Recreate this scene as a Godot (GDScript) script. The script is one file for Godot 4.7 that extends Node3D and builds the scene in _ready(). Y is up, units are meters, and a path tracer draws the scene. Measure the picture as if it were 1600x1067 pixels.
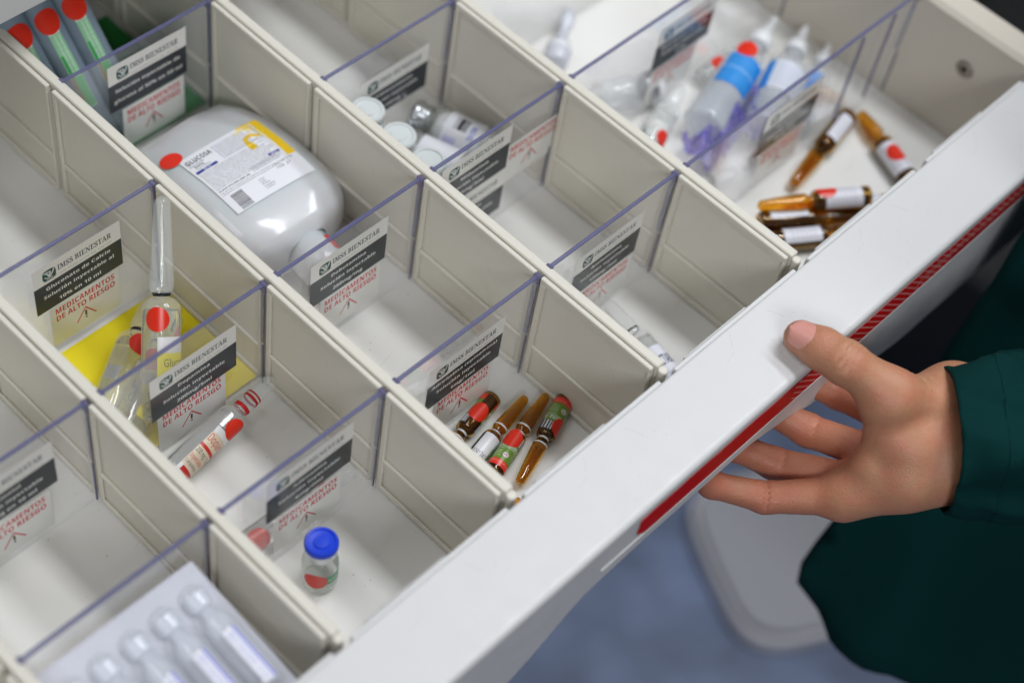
extends Node3D
# A medicine drawer of a hospital cart, pulled open: cream dividers, clear cross plates with printed cards, ampoules, vials and a hand on the drawer front.
# x runs along the drawer front, z out of the cart towards the person, y up; y = 0 is the drawer floor.

const H := 0.0855        # height of the divider walls
const P := 0.11          # pitch of the long walls
const Q := 0.08668       # pitch of the slots for the clear plates
const XS := 0.4478       # inner face of the right side wall
const ZF := 0.1742       # inner face of the drawer front
const ZO := 0.2182       # outer face of the drawer front

var M := {}
var ts: TextServer
var fonts := {}
var rng := RandomNumberGenerator.new()
var used := {}

# ------------------------------------------------------------------ mesh building
class MB:
	var v := PackedVector3Array()
	var n := PackedVector3Array()
	var t := PackedVector2Array()
	var c := PackedColorArray()
	var i := PackedInt32Array()
	var tint := Color.WHITE
	func vert(p: Vector3, nn: Vector3, uv := Vector2.ZERO) -> int:
		v.append(p); n.append(nn); t.append(uv); c.append(tint)
		return v.size() - 1
	func face(a: int, b: int, d: int) -> void:
		var f := (v[b] - v[a]).cross(v[d] - v[a])
		if f.dot(n[a] + n[b] + n[d]) > 0.0:
			i.append_array(PackedInt32Array([a, d, b]))
		else:
			i.append_array(PackedInt32Array([a, b, d]))
	func quad(a: Vector3, b: Vector3, d: Vector3, e: Vector3, nn: Vector3, ua := Vector2(0, 0), ub := Vector2(1, 0), ud := Vector2(1, 1), ue := Vector2(0, 1)) -> void:
		var k := vert(a, nn, ua)
		vert(b, nn, ub); vert(d, nn, ud); vert(e, nn, ue)
		face(k, k + 1, k + 2); face(k, k + 2, k + 3)
	func tri(a: Vector3, b: Vector3, d: Vector3, nn: Vector3) -> void:
		var k := vert(a, nn)
		vert(b, nn); vert(d, nn)
		face(k, k + 1, k + 2)
	func box(lo: Vector3, hi: Vector3, bev := 0.0004) -> void:
		var ce := (lo + hi) * 0.5
		var hs := (hi - lo) * 0.5
		var bv := minf(bev, minf(hs.x, minf(hs.y, hs.z)) * 0.8)
		for ax in 3:
			var u := (ax + 1) % 3
			var w := (ax + 2) % 3
			for s in [-1.0, 1.0]:
				var q := []
				for k in [[-1, -1], [1, -1], [1, 1], [-1, 1]]:
					var p := Vector3.ZERO
					p[ax] = s * hs[ax]; p[u] = k[0] * (hs[u] - bv); p[w] = k[1] * (hs[w] - bv)
					q.append(ce + p)
				var nn := Vector3.ZERO
				nn[ax] = s
				quad(q[0], q[1], q[2], q[3], nn)
			for su in [-1.0, 1.0]:
				for sw in [-1.0, 1.0]:
					var q := []
					for k in [[-1, 0], [1, 0], [1, 1], [-1, 1]]:
						var p := Vector3.ZERO
						p[ax] = k[0] * (hs[ax] - bv)
						p[u] = su * (hs[u] - (bv if k[1] == 0 else 0.0))
						p[w] = sw * (hs[w] - (0.0 if k[1] == 0 else bv))
						q.append(ce + p)
					var nn := Vector3.ZERO
					nn[u] = su; nn[w] = sw
					quad(q[0], q[1], q[2], q[3], nn.normalized())
		for sx in [-1.0, 1.0]:
			for sy in [-1.0, 1.0]:
				for sz in [-1.0, 1.0]:
					var s := Vector3(sx, sy, sz)
					tri(ce + s * (hs - Vector3(0, bv, bv)), ce + s * (hs - Vector3(bv, 0, bv)), ce + s * (hs - Vector3(bv, bv, 0)), s.normalized())
	func grid(rows: Array, close := false, dir := Vector3.ZERO) -> void:      # rows of points, smooth normals; they face along dir, or away from the middle
		var nr := rows.size()
		var nc: int = rows[0].size()
		var k0 := v.size()
		var mid := Vector3.ZERO
		for r in nr:
			for q in nc:
				mid += rows[r][q] / float(nr * nc)
				var l: Vector3 = rows[r][(q - 1 + nc) % nc] if close else rows[r][maxi(q - 1, 0)]
				var g: Vector3 = rows[r][(q + 1) % nc] if close else rows[r][mini(q + 1, nc - 1)]
				var a: Vector3 = rows[maxi(r - 1, 0)][q]
				var b: Vector3 = rows[mini(r + 1, nr - 1)][q]
				var nn := (g - l).cross(b - a)
				vert(rows[r][q], nn.normalized() if nn.length() > 1e-14 else Vector3.UP, Vector2(float(q) / (nc if close else nc - 1), float(r) / (nr - 1)))
		var sum := 0.0
		for k in range(k0, v.size()): sum += n[k].dot(dir if dir != Vector3.ZERO else v[k] - mid)
		if sum < 0:
			for k in range(k0, v.size()): n[k] = -n[k]
		for r in nr - 1:
			for q in (nc if close else nc - 1):
				var a := k0 + r * nc + q
				var b := k0 + r * nc + (q + 1) % nc
				face(a, b, b + nc); face(a, b + nc, a + nc)
	func lathe(prof: Array, segs := 32, crease := 0.6) -> void:   # prof: Vector2(radius, height) from one end to the other
		var dirs := []
		for k in prof.size() - 1:
			var d: Vector2 = prof[k + 1] - prof[k]
			dirs.append(Vector2(d.y, -d.x).normalized())
		for k in prof.size() - 1:
			var na: Vector2 = dirs[k]
			var nb: Vector2 = dirs[k]
			if k > 0 and absf(dirs[k].angle_to(dirs[k - 1])) < crease: na = (dirs[k] + dirs[k - 1]).normalized()
			if k < dirs.size() - 1 and absf(dirs[k].angle_to(dirs[k + 1])) < crease: nb = (dirs[k] + dirs[k + 1]).normalized()
			var k0 := v.size()
			for s in segs + 1:
				var a := TAU * s / segs
				var d := Vector3(sin(a), 0, cos(a))
				vert(d * prof[k].x + Vector3.UP * prof[k].y, d * na.x + Vector3.UP * na.y, Vector2(float(s) / segs, 0))
				vert(d * prof[k + 1].x + Vector3.UP * prof[k + 1].y, d * nb.x + Vector3.UP * nb.y, Vector2(float(s) / segs, 1))
			for s in segs:
				var a := k0 + s * 2
				if prof[k].x > 1e-7: face(a, a + 2, a + 3) if prof[k + 1].x <= 1e-7 else face(a, a + 2, a + 1)
				if prof[k + 1].x > 1e-7 and prof[k].x > 1e-7: face(a + 2, a + 3, a + 1)
				elif prof[k + 1].x > 1e-7: face(a, a + 3, a + 1)
	func wrap(r: float, y0: float, y1: float, a0: float, a1: float, segs := 18) -> void:
		var k0 := v.size()
		for s in segs + 1:
			var f := float(s) / segs
			var a := lerpf(a0, a1, f)
			var d := Vector3(sin(a), 0, cos(a))
			vert(d * r + Vector3.UP * y1, d, Vector2(f, 0)); vert(d * r + Vector3.UP * y0, d, Vector2(f, 1))
		for s in segs:
			var a := k0 + s * 2
			face(a, a + 1, a + 3); face(a, a + 3, a + 2)
	func disc_on(r: float, yc: float, ac: float, rad: float, rings := 5, segs := 28) -> void:   # a round sticker bent round a cylinder
		var k0 := v.size()
		for g in rings + 1:
			for s in segs:
				var a := TAU * s / segs
				var e := Vector2(cos(a), sin(a)) * rad * g / rings
				var d := Vector3(sin(ac + e.x / r), 0, cos(ac + e.x / r))
				vert(d * r + Vector3.UP * (yc + e.y), d)
		for g in rings:
			for s in segs:
				var a := k0 + g * segs + s
				var b := k0 + g * segs + (s + 1) % segs
				face(a, b, b + segs); face(a, b + segs, a + segs)
	func prism(pts: PackedVector2Array, origin: Vector3, ux: Vector3, uy: Vector3, depth: float) -> void:  # polygon with thickness along ux x uy
		var nz := ux.cross(uy).normalized()
		var ix := Geometry2D.triangulate_polygon(pts)
		for s in [0.0, 1.0]:
			var k0 := v.size()
			for p in pts: vert(origin + ux * p.x + uy * p.y + nz * depth * s, nz * (1.0 if s > 0.5 else -1.0))
			for k in range(0, ix.size(), 3): face(k0 + ix[k], k0 + ix[k + 1], k0 + ix[k + 2])
		var m := Vector2.ZERO
		for p in pts: m += p / pts.size()
		for k in pts.size():
			var a := pts[k]
			var b := pts[(k + 1) % pts.size()]
			var e := (b - a).normalized()
			var o := Vector2(e.y, -e.x)
			if o.dot((a + b) * 0.5 - m) < 0: o = -o
			var A := origin + ux * a.x + uy * a.y
			var B := origin + ux * b.x + uy * b.y
			quad(A, B, B + nz * depth, A + nz * depth, ux * o.x + uy * o.y)
	func mesh(colored := false) -> ArrayMesh:
		var arr := []
		arr.resize(Mesh.ARRAY_MAX)
		arr[Mesh.ARRAY_VERTEX] = v; arr[Mesh.ARRAY_NORMAL] = n; arr[Mesh.ARRAY_TEX_UV] = t; arr[Mesh.ARRAY_INDEX] = i
		if colored: arr[Mesh.ARRAY_COLOR] = c
		var m := ArrayMesh.new()
		m.add_surface_from_arrays(Mesh.PRIMITIVE_TRIANGLES, arr)
		return m

# ------------------------------------------------------------------ nodes
func numbered(called: String) -> String:
	used[called] = used.get(called, 0) + 1
	return called if used[called] == 1 else "%s_%03d" % [called, used[called] - 1]

func thing(called: String, label: String, category: String, at := Vector3.ZERO, group := "") -> Node3D:
	var o := Node3D.new()
	o.name = numbered(called)
	add_child(o)
	o.position = at
	o.set_meta("label", label); o.set_meta("category", category)
	if group: o.set_meta("group", group)
	return o

func part(called: String, mesh: Mesh, m: Material, parent: Node3D) -> MeshInstance3D:
	var o := MeshInstance3D.new()
	o.mesh = mesh
	o.material_override = m
	var nm := called
	var k := 0
	while parent.has_node(nm):
		k += 1
		nm = "%s_%03d" % [called, k]
	o.name = nm
	parent.add_child(o)
	return o

func single(called: String, mesh: Mesh, m: Material, label: String, category: String, group := "") -> MeshInstance3D:
	var o := MeshInstance3D.new()
	o.mesh = mesh; o.material_override = m
	o.name = numbered(called)
	add_child(o)
	o.set_meta("label", label); o.set_meta("category", category)
	if group: o.set_meta("group", group)
	return o

func aim(o: Node3D, base: Vector3, tip: Vector3, up := Vector3.UP) -> void:   # local y runs from base to tip, local z faces up
	var y := (tip - base).normalized()
	var z := (up - y * up.dot(y)).normalized()
	o.transform = Transform3D(Basis(y.cross(z), y, z), base)

func mat(called: String, col: Color, rough := 0.5, extra := {}) -> StandardMaterial3D:
	var m := StandardMaterial3D.new()
	m.resource_name = called
	m.albedo_color = col
	m.roughness = rough
	for k in extra: m.set(k, extra[k])
	M[called] = m
	return m

func noise_tex(freq: float, lo: float, hi: float, size := 256, oct := 4, sd := 1) -> ImageTexture:
	var f := FastNoiseLite.new()
	f.noise_type = FastNoiseLite.TYPE_SIMPLEX; f.frequency = freq; f.fractal_octaves = oct; f.seed = sd
	var im := f.get_seamless_image(size, size)
	im.convert(Image.FORMAT_L8)
	var d := im.get_data()
	for k in d.size(): d[k] = clampi(int(lerpf(lo, hi, d[k] / 255.0) * 255.0), 0, 255)
	return ImageTexture.create_from_image(Image.create_from_data(size, size, false, Image.FORMAT_L8, d))

# ------------------------------------------------------------------ print
func font_rid(called: String) -> RID:
	if not fonts.has(called):
		var f := SystemFont.new()
		f.font_names = PackedStringArray([called.trim_suffix(" Bold")])
		f.font_weight = 700 if called.ends_with("Bold") else 400
		fonts[called] = f
	return fonts[called].get_rids()[0]

func line_image(s: String, font: String, px: int, col: Color) -> Image:
	var rid := font_rid(font)
	var sz := Vector2i(px, 0)
	var asc := ts.font_get_ascent(rid, px)
	var w := 0.0
	var gl := []
	for k in s.length():
		var g := ts.font_get_glyph_index(rid, px, s.unicode_at(k), 0)
		ts.font_render_glyph(rid, sz, g)
		gl.append([g, w])
		w += ts.font_get_glyph_advance(rid, px, g).x
	var out := Image.create(int(w) + 4, int(px * 1.35), false, Image.FORMAT_RGBA8)
	var pages := {}
	for e in gl:
		var r := ts.font_get_glyph_uv_rect(rid, sz, e[0])
		if r.size.x < 1: continue
		var pg := ts.font_get_glyph_texture_idx(rid, sz, e[0])
		if not pages.has(pg):
			var im := ts.font_get_texture_image(rid, sz, pg)
			im.convert(Image.FORMAT_RGBA8)
			pages[pg] = im
		var off := ts.font_get_glyph_offset(rid, sz, e[0])
		out.blend_rect(pages[pg], Rect2i(r), Vector2i(int(e[1] + off.x) + 2, int(asc + off.y)))
	var d := out.get_data()
	for k in range(0, d.size(), 4):
		d[k] = col.r8; d[k + 1] = col.g8; d[k + 2] = col.b8
	var t := Image.create_from_data(out.get_width(), out.get_height(), false, Image.FORMAT_RGBA8, d)
	var ur := t.get_used_rect()
	return t.get_region(ur) if ur.size.x > 0 else t

# text fitted to a box: x, y is its left top, h the height of its capitals and tails, w its width (0 keeps the proportion); align 0 left, 0.5 centre
func put(im: Image, s: String, font: String, x: float, y: float, h: float, col: Color, w := 0.0, align := 0.0) -> void:
	var t := line_image(s, font, clampi(int(h * 1.4), 10, 96), col)
	var k := h / t.get_height()
	var ww := w if w > 0 else t.get_width() * k
	t.resize(maxi(1, int(ww)), maxi(1, int(h)), Image.INTERPOLATE_LANCZOS)
	im.blend_rect(t, Rect2i(Vector2i.ZERO, t.get_size()), Vector2i(int(x - ww * align), int(y)))

func dot(im: Image, x: float, y: float, r: float, col: Color) -> void:
	for yy in range(int(y - r), int(y + r) + 2):
		var e := r * r - (yy - y) * (yy - y)
		if e > 0: im.fill_rect(Rect2i(int(x - sqrt(e)), yy, int(2 * sqrt(e)) + 1, 1), col)

func stroke(im: Image, pts: Array, w: float, col: Color) -> void:
	for k in pts.size() - 1:
		var a: Vector2 = pts[k]
		var b: Vector2 = pts[k + 1]
		var nn := int(a.distance_to(b) / maxf(w * 0.3, 1.0)) + 1
		for s in nn + 1:
			var p := a.lerp(b, float(s) / nn)
			dot(im, p.x, p.y, w * 0.5, col)

func emblem(im: Image, x: float, y: float, s: float) -> void:
	var g := Color8(38, 78, 70)
	var wt := Color8(222, 222, 220)
	var ring := []
	for k in 41:
		var a := TAU * k / 40.0
		var e := Vector2(signf(cos(a)) * pow(absf(cos(a)), 0.55), signf(sin(a)) * pow(absf(sin(a)), 0.55))
		ring.append(Vector2(x + s * 0.5 + e.x * s * 0.46, y + s * 0.5 + e.y * s * 0.46))
	im.fill_rect(Rect2i(int(x + s * 0.08), int(y + s * 0.08), int(s * 0.84), int(s * 0.84)), g)
	stroke(im, ring, s * 0.09, g)
	var cv := func(pts: Array, w: float, c: Color):
		var q := []
		for p in pts: q.append(Vector2(x + p.x * s, y + p.y * s))
		stroke(im, q, w * s, c)
	cv.call([Vector2(0.14, 0.2), Vector2(0.3, 0.3), Vector2(0.42, 0.46), Vector2(0.46, 0.62)], 0.09, wt)
	cv.call([Vector2(0.86, 0.16), Vector2(0.78, 0.4), Vector2(0.66, 0.56), Vector2(0.5, 0.64)], 0.1, wt)
	cv.call([Vector2(0.3, 0.16), Vector2(0.44, 0.24), Vector2(0.56, 0.22), Vector2(0.62, 0.3), Vector2(0.54, 0.38)], 0.07, wt)
	cv.call([Vector2(0.16, 0.6), Vector2(0.3, 0.72), Vector2(0.46, 0.76), Vector2(0.64, 0.7)], 0.07, wt)
	cv.call([Vector2(0.3, 0.86), Vector2(0.5, 0.9), Vector2(0.74, 0.84)], 0.05, wt)
	cv.call([Vector2(0.52, 0.48), Vector2(0.6, 0.42)], 0.1, wt)

func card_tex(lines: Array, faded := false) -> ImageTexture:
	var W := 640
	var im := Image.create(W, 414, false, Image.FORMAT_RGBA8)
	im.fill(Color8(230, 228, 223))
	im.fill_rect(Rect2i(0, 170, W, 244), Color8(58, 62, 66))
	emblem(im, 70, 52, 96)
	put(im, "IMSS BIENESTAR", "Droid Serif Bold", 178, 62, 48, Color8(60, 72, 74) if not faded else Color8(90, 98, 98), 392)
	put(im, "SERVICIOS PÚBLICOS DE SALUD", "Droid Sans", 78, 133, 22, Color8(176, 168, 158), 492)
	var n := lines.size()
	var gap := 74.0 if n == 3 else 92.0
	var k := 462.0 / line_image("Solución inyectable", "Droid Sans Bold", 60, Color.WHITE).get_width()
	var y := 170.0 + 122.0 - gap * (n - 1) * 0.5
	for s in lines:
		var t := line_image(s, "Droid Sans Bold", 60, Color8(232, 232, 228))
		var w: float = minf(t.get_width() * k, 606.0)
		var h: float = t.get_height() * k * 0.86
		t.resize(int(w), int(h), Image.INTERPOLATE_LANCZOS)
		im.blend_rect(t, Rect2i(Vector2i.ZERO, t.get_size()), Vector2i(int(W * 0.5 - w * 0.5), int(y - h * 0.5)))
		y += gap
	return ImageTexture.create_from_image(im)

func warn_tex() -> ImageTexture:
	var im := Image.create(512, 384, false, Image.FORMAT_RGBA8)
	im.fill(Color8(226, 225, 221))
	var r := Color8(200, 44, 54)
	put(im, "MEDICAMENTOS", "Droid Sans Bold", 40, 34, 54, r, 436)
	put(im, "DE ALTO RIESGO", "Droid Sans Bold", 40, 106, 54, r, 436)
	stroke(im, [Vector2(172, 306), Vector2(250, 186), Vector2(330, 306), Vector2(172, 306)], 9, r)
	im.fill_rect(Rect2i(160, 296, 190, 20), Color8(226, 225, 221))
	stroke(im, [Vector2(250, 222), Vector2(250, 262)], 15, Color8(60, 58, 56))
	dot(im, 250, 286, 8, Color8(60, 58, 56))
	return ImageTexture.create_from_image(im)

func scribble_lines(im: Image, x: float, y: float, w: float, n: int, gap: float, h: float, col: Color, words: PackedStringArray) -> void:   # lines of small print
	for k in n:
		var s := ""
		while s.length() < 60: s += words[rng.randi() % words.size()] + " "
		put(im, s, "Droid Sans", x, y + gap * k, h, col, w * rng.randf_range(0.82, 1.0))

func barcode(im: Image, x: int, y: int, w: int, h: int, across: bool, col := Color8(30, 30, 34)) -> void:
	var p := 0
	while p < (w if across else h):
		var t := rng.randi_range(2, 7)
		if across: im.fill_rect(Rect2i(x + p, y, mini(t, w - p), h), col)
		else: im.fill_rect(Rect2i(x, y + p, w, mini(t, h - p)), col)
		p += t + rng.randi_range(2, 6)

func printed(called: String, im_tex: Texture2D, rough := 0.35, extra := {}) -> StandardMaterial3D:
	var e := {"albedo_texture": im_tex}
	e.merge(extra)
	return mat(called, Color.WHITE, rough, e)

# ------------------------------------------------------------------ ampoules and vials
# all lengths in metres from the base: rb body radius, lb body length, rn neck radius, rs stem radius, l whole length
func ampoule_profile(rb: float, lb: float, rn: float, rs: float, l: float, rt: float) -> Array:
	var p := [Vector2(0, 0.0006), Vector2(rb * 0.55, 0.0003), Vector2(rb * 0.86, 0.0), Vector2(rb * 0.97, 0.0004), Vector2(rb, 0.0012), Vector2(rb, lb * 0.5), Vector2(rb, lb)]
	for k in range(1, 7):
		var a := PI / 2 * k / 6.0
		p.append(Vector2(rn + (rb - rn) * cos(a), lb + (rb - rn) * 1.25 * sin(a)))
	var y := lb + (rb - rn) * 1.25
	p.append(Vector2(rn * 0.94, y + 0.0012))
	p.append(Vector2(rn * 1.0, y + 0.002))
	p.append(Vector2(lerpf(rn, rs, 0.6), y + 0.0032))
	p.append(Vector2(rs, y + 0.005))
	p.append(Vector2(rs * 0.99, y + 0.008))
	p.append(Vector2(lerpf(rs, rt, 0.45), lerpf(y + 0.008, l - rt, 0.5)))
	p.append(Vector2(rt, l - rt))
	for k in range(1, 6):
		var a := PI / 2 * k / 5.0
		p.append(Vector2(rt * cos(a) if k < 5 else 0.0, l - rt + rt * sin(a)))
	return p

func prof_radius(p: Array, y: float) -> float:
	for k in range(5, p.size() - 1):
		if p[k].y <= y and y <= p[k + 1].y:
			return lerpf(p[k].x, p[k + 1].x, (y - p[k].y) / maxf(p[k + 1].y - p[k].y, 1e-6))
	return 0.003

func ring_on(o: Node3D, p: Array, y: float, h: float, m: Material) -> void:
	var b := MB.new()
	var pr := []
	for k in 5: pr.append(Vector2(prof_radius(p, y + h * k / 4.0) + 0.00012, y + h * k / 4.0))
	b.lathe(pr, 32, 2.0)
	part("ring", b.mesh(), m, o)

func sticker_on(o: Node3D, r: float, y: float, a: float, rad: float) -> void:
	var b := MB.new()
	b.disc_on(r + 0.00028, y, a, rad)
	part("sticker", b.mesh(), M.red_sticker, o)

func label_on(o: Node3D, r: float, y0: float, y1: float, a0: float, a1: float, m: Material) -> MeshInstance3D:
	var b := MB.new()
	b.wrap(r + 0.00014, y0, y1, a0, a1, 24)
	return part("label", b.mesh(), m, o)

func ampoule(called: String, label: String, group: String, base: Vector3, tip: Vector3, d: Array, amber := false, up := Vector3.UP) -> Array:
	var o := thing(called, label, "ampoule", Vector3.ZERO, group)
	aim(o, base, tip, up)
	var l := base.distance_to(tip)
	var p := ampoule_profile(d[0], d[1], d[2], d[3], l, d[4])
	var b := MB.new()
	b.lathe(p, 40, 0.9)
	if amber:      # a real wall: outside and inside of the glass
		var q := []
		for k in range(p.size() - 1, -1, -1): q.append(Vector2(maxf(0.0, p[k].x - 0.00055), clampf(p[k].y, 0.0012, l - 0.0008)))
		q[0].x = 0.0
		b.lathe(q, 40, 0.9)
	part("glass", b.mesh(), M.amber_glass if amber else M.thin_glass, o)
	var f := MB.new()
	var r: float = d[0] - 0.0007
	if amber:
		f.lathe([Vector2(0, 0.0015), Vector2(r * 0.9, 0.0015), Vector2(r, 0.003), Vector2(r, d[1] * 0.96), Vector2(r * 0.8, d[1] * 1.04), Vector2(0, d[1] * 1.05)], 28)
		part("liquid", f.mesh(), M.amber_liquid, o)
	else:
		f.lathe([Vector2(0, 0.0014), Vector2(r * 0.9, 0.0014), Vector2(r, 0.0026), Vector2(r, d[1] * 0.97), Vector2(r * 0.93, d[1] * 1.01), Vector2(0, d[1] * 1.012)], 36)
		part("liquid", f.mesh(), M.clear_liquid, o)
	return [o, p]

func vial(called: String, label: String, group: String, base: Vector3, top: Vector3, r: float, cap_m: Material, up := Vector3.UP, glass: Material = null, cap_r := 0.0) -> Node3D:
	var o := thing(called, label, "vial", Vector3.ZERO, group)
	aim(o, base, top, up)
	var l := base.distance_to(top)
	var cr := cap_r if cap_r > 0 else r * 0.86
	var b := MB.new()
	var yb := l - 0.014
	b.lathe([Vector2(0, 0.0012), Vector2(r * 0.7, 0.0008), Vector2(r * 0.92, 0), Vector2(r, 0.0012), Vector2(r, yb - r * 0.5), Vector2(r * 0.96, yb - r * 0.32), Vector2(r * 0.82, yb - r * 0.12), Vector2(cr * 0.72, yb), Vector2(cr * 0.7, yb + 0.003), Vector2(cr * 0.9, yb + 0.0045), Vector2(cr * 0.9, l - 0.004), Vector2(0, l - 0.004)], 40, 0.9)
	part("glass", b.mesh(), glass if glass else M.clear_glass, o)
	var c := MB.new()
	c.lathe([Vector2(cr * 0.75, yb + 0.0035), Vector2(cr * 0.955, yb + 0.0036), Vector2(cr * 0.97, yb + 0.0042), Vector2(cr * 0.97, l - 0.0037), Vector2(cr * 0.6, l - 0.0034)], 40)
	part("crimp_ring", c.mesh(), M.aluminium, o)
	var f := MB.new()
	f.lathe([Vector2(0, l - 0.0042), Vector2(cr * 1.02, l - 0.0042), Vector2(cr * 1.06, l - 0.0036), Vector2(cr * 1.06, l - 0.0014), Vector2(cr * 1.0, l - 0.0004), Vector2(cr * 0.95, l), Vector2(cr * 0.84, l - 0.0001), Vector2(cr * 0.80, l - 0.0010), Vector2(cr * 0.5, l - 0.0012), Vector2(cr * 0.46, l - 0.0005), Vector2(0, l - 0.0004)], 40, 0.7)
	part("cap", f.mesh(), cap_m, o)
	return o

# ------------------------------------------------------------------ signed distance bodies
func smin(a: float, b: float, k: float) -> float:
	var hh := maxf(k - absf(a - b), 0.0) / k
	return minf(a, b) - hh * hh * k * 0.25

func surface_net(field: Callable, lo: Vector3, hi: Vector3, cell: float, slack: float, tint = null) -> ArrayMesh:
	var nx := int((hi.x - lo.x) / cell) + 2
	var ny := int((hi.y - lo.y) / cell) + 2
	var nz := int((hi.z - lo.z) / cell) + 2
	var far := PackedFloat32Array()
	far.resize(nx * ny * nz)
	far.fill(1.0)
	var B := 4
	var live := []
	for bz in range(0, nz, B):
		for by in range(0, ny, B):
			for bx in range(0, nx, B):
				var c := lo + Vector3(bx + B * 0.5, by + B * 0.5, bz + B * 0.5) * cell
				var d: float = field.call(c)
				if absf(d) > cell * B * 0.9 + slack:
					if d < 0:
						for z in range(bz, mini(bz + B, nz)):
							for y in range(by, mini(by + B, ny)):
								for x in range(bx, mini(bx + B, nx)): far[(z * ny + y) * nx + x] = -1.0
					continue
				for z in range(bz, mini(bz + B, nz)):
					for y in range(by, mini(by + B, ny)):
						for x in range(bx, mini(bx + B, nx)):
							far[(z * ny + y) * nx + x] = field.call(lo + Vector3(x, y, z) * cell)
	var id := PackedInt32Array()
	id.resize(nx * ny * nz)
	id.fill(-1)
	var b := MB.new()
	for z in nz - 1:
		for y in ny - 1:
			var row := (z * ny + y) * nx
			for x in nx - 1:
				var k := row + x
				var s := 0
				var f0 := far[k]
				var f1 := far[k + 1]
				var f2 := far[k + nx]
				var f3 := far[k + nx + 1]
				var f4 := far[k + nx * ny]
				var f5 := far[k + nx * ny + 1]
				var f6 := far[k + nx * ny + nx]
				var f7 := far[k + nx * ny + nx + 1]
				if f0 < 0: s += 1
				if f1 < 0: s += 1
				if f2 < 0: s += 1
				if f3 < 0: s += 1
				if f4 < 0: s += 1
				if f5 < 0: s += 1
				if f6 < 0: s += 1
				if f7 < 0: s += 1
				if s == 0 or s == 8: continue
				var fs := [f0, f1, f2, f3, f4, f5, f6, f7]
				var acc := Vector3.ZERO
				var cn := 0
				for e in [[0, 1], [2, 3], [4, 5], [6, 7], [0, 2], [1, 3], [4, 6], [5, 7], [0, 4], [1, 5], [2, 6], [3, 7]]:
					var fa: float = fs[e[0]]
					var fb: float = fs[e[1]]
					if (fa < 0) == (fb < 0): continue
					var t := fa / (fa - fb)
					var pa := Vector3(e[0] & 1, (e[0] >> 1) & 1, e[0] >> 2)
					var pb := Vector3(e[1] & 1, (e[1] >> 1) & 1, e[1] >> 2)
					acc += pa.lerp(pb, t)
					cn += 1
				var pos := lo + (Vector3(x, y, z) + acc / cn) * cell
				var e2 := cell * 0.5
				var g := Vector3(field.call(pos + Vector3(e2, 0, 0)) - field.call(pos - Vector3(e2, 0, 0)), field.call(pos + Vector3(0, e2, 0)) - field.call(pos - Vector3(0, e2, 0)), field.call(pos + Vector3(0, 0, e2)) - field.call(pos - Vector3(0, 0, e2)))
				if tint != null: b.tint = tint.call(pos)
				id[k] = b.vert(pos, g.normalized() if g.length() > 1e-9 else Vector3.UP)
	for z in range(1, nz - 1):
		for y in range(1, ny - 1):
			for x in range(1, nx - 1):
				var k := (z * ny + y) * nx + x
				for ax in 3:
					var st: int = [1, nx, nx * ny][ax]
					if (far[k] < 0) == (far[k + st] < 0): continue
					var u: int = [nx, nx * ny, 1][ax]
					var w: int = [nx * ny, 1, nx][ax]
					var q := [id[k], id[k - u], id[k - u - w], id[k - w]]
					if q.min() < 0: continue
					b.face(q[0], q[1], q[2]); b.face(q[0], q[2], q[3])
	return b.mesh(tint != null)

# ------------------------------------------------------------------ scene
func _ready() -> void:
	rng.seed = 7
	ts = TextServerManager.get_primary_interface()
	camera_and_light()
	materials()
	room()
	drawer()
	walls()
	plates()
	papers()
	glucose_bottle()
	ampoule_strip()
	gluconate()
	dopamine()
	adenosine()
	adrenaline()
	amiodarone()
	vials_middle()
	right_bay()
	amber_bay()
	blister()
	person()

func camera_and_light() -> void:
	var cam := Camera3D.new()
	cam.name = "camera"
	var r := Vector3(0.69074526, 0.12216755, 0.71270336)
	var dn := Vector3(-0.52626556, -0.5910041, 0.61135809)
	var fw := Vector3(0.49589873, -0.79736394, -0.3439407)
	cam.transform = Transform3D(Basis(r, -dn, -fw), Vector3(-0.36606, 0.77818, 0.40628))
	var at := CameraAttributesPhysical.new()
	at.frustum_focal_length = 61.27
	at.frustum_near = 0.05
	at.frustum_far = 30.0
	at.frustum_focus_distance = 0.905
	at.exposure_aperture = 3.4
	cam.attributes = at
	add_child(cam)
	cam.current = true
	var we := WorldEnvironment.new()
	we.name = "environment"
	var e := Environment.new()
	e.background_mode = Environment.BG_COLOR
	e.background_color = Color(0.37, 0.365, 0.355)
	e.background_energy_multiplier = 1.0
	e.tonemap_mode = Environment.TONE_MAPPER_LINEAR
	e.tonemap_exposure = 0.9
	e.sdfgi_enabled = true
	e.ssao_enabled = true
	e.ssil_enabled = true
	we.environment = e
	add_child(we)
	# ceiling light panels, 1.95 m above the drawer
	mat("lamp_face", Color(0.9, 0.9, 0.9), 0.6, {"emission_enabled": true, "emission": Color(0.96, 0.98, 1.0), "emission_energy_multiplier": 3.0})
	mat("lamp_frame", Color(0.85, 0.85, 0.85), 0.5)
	ceiling_lamp(Vector3(-0.55, 1.95, -0.50), 0.30, "ceiling light panel left of the drawer")
	ceiling_lamp(Vector3(1.05, 1.95, 0.35), 1.9, "wide ceiling light panel right of the drawer", 2.2)
	ceiling_lamp(Vector3(-1.50, 1.95, 2.00), 2.6, "wide ceiling light panel in front of the drawer", 2.0)

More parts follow.
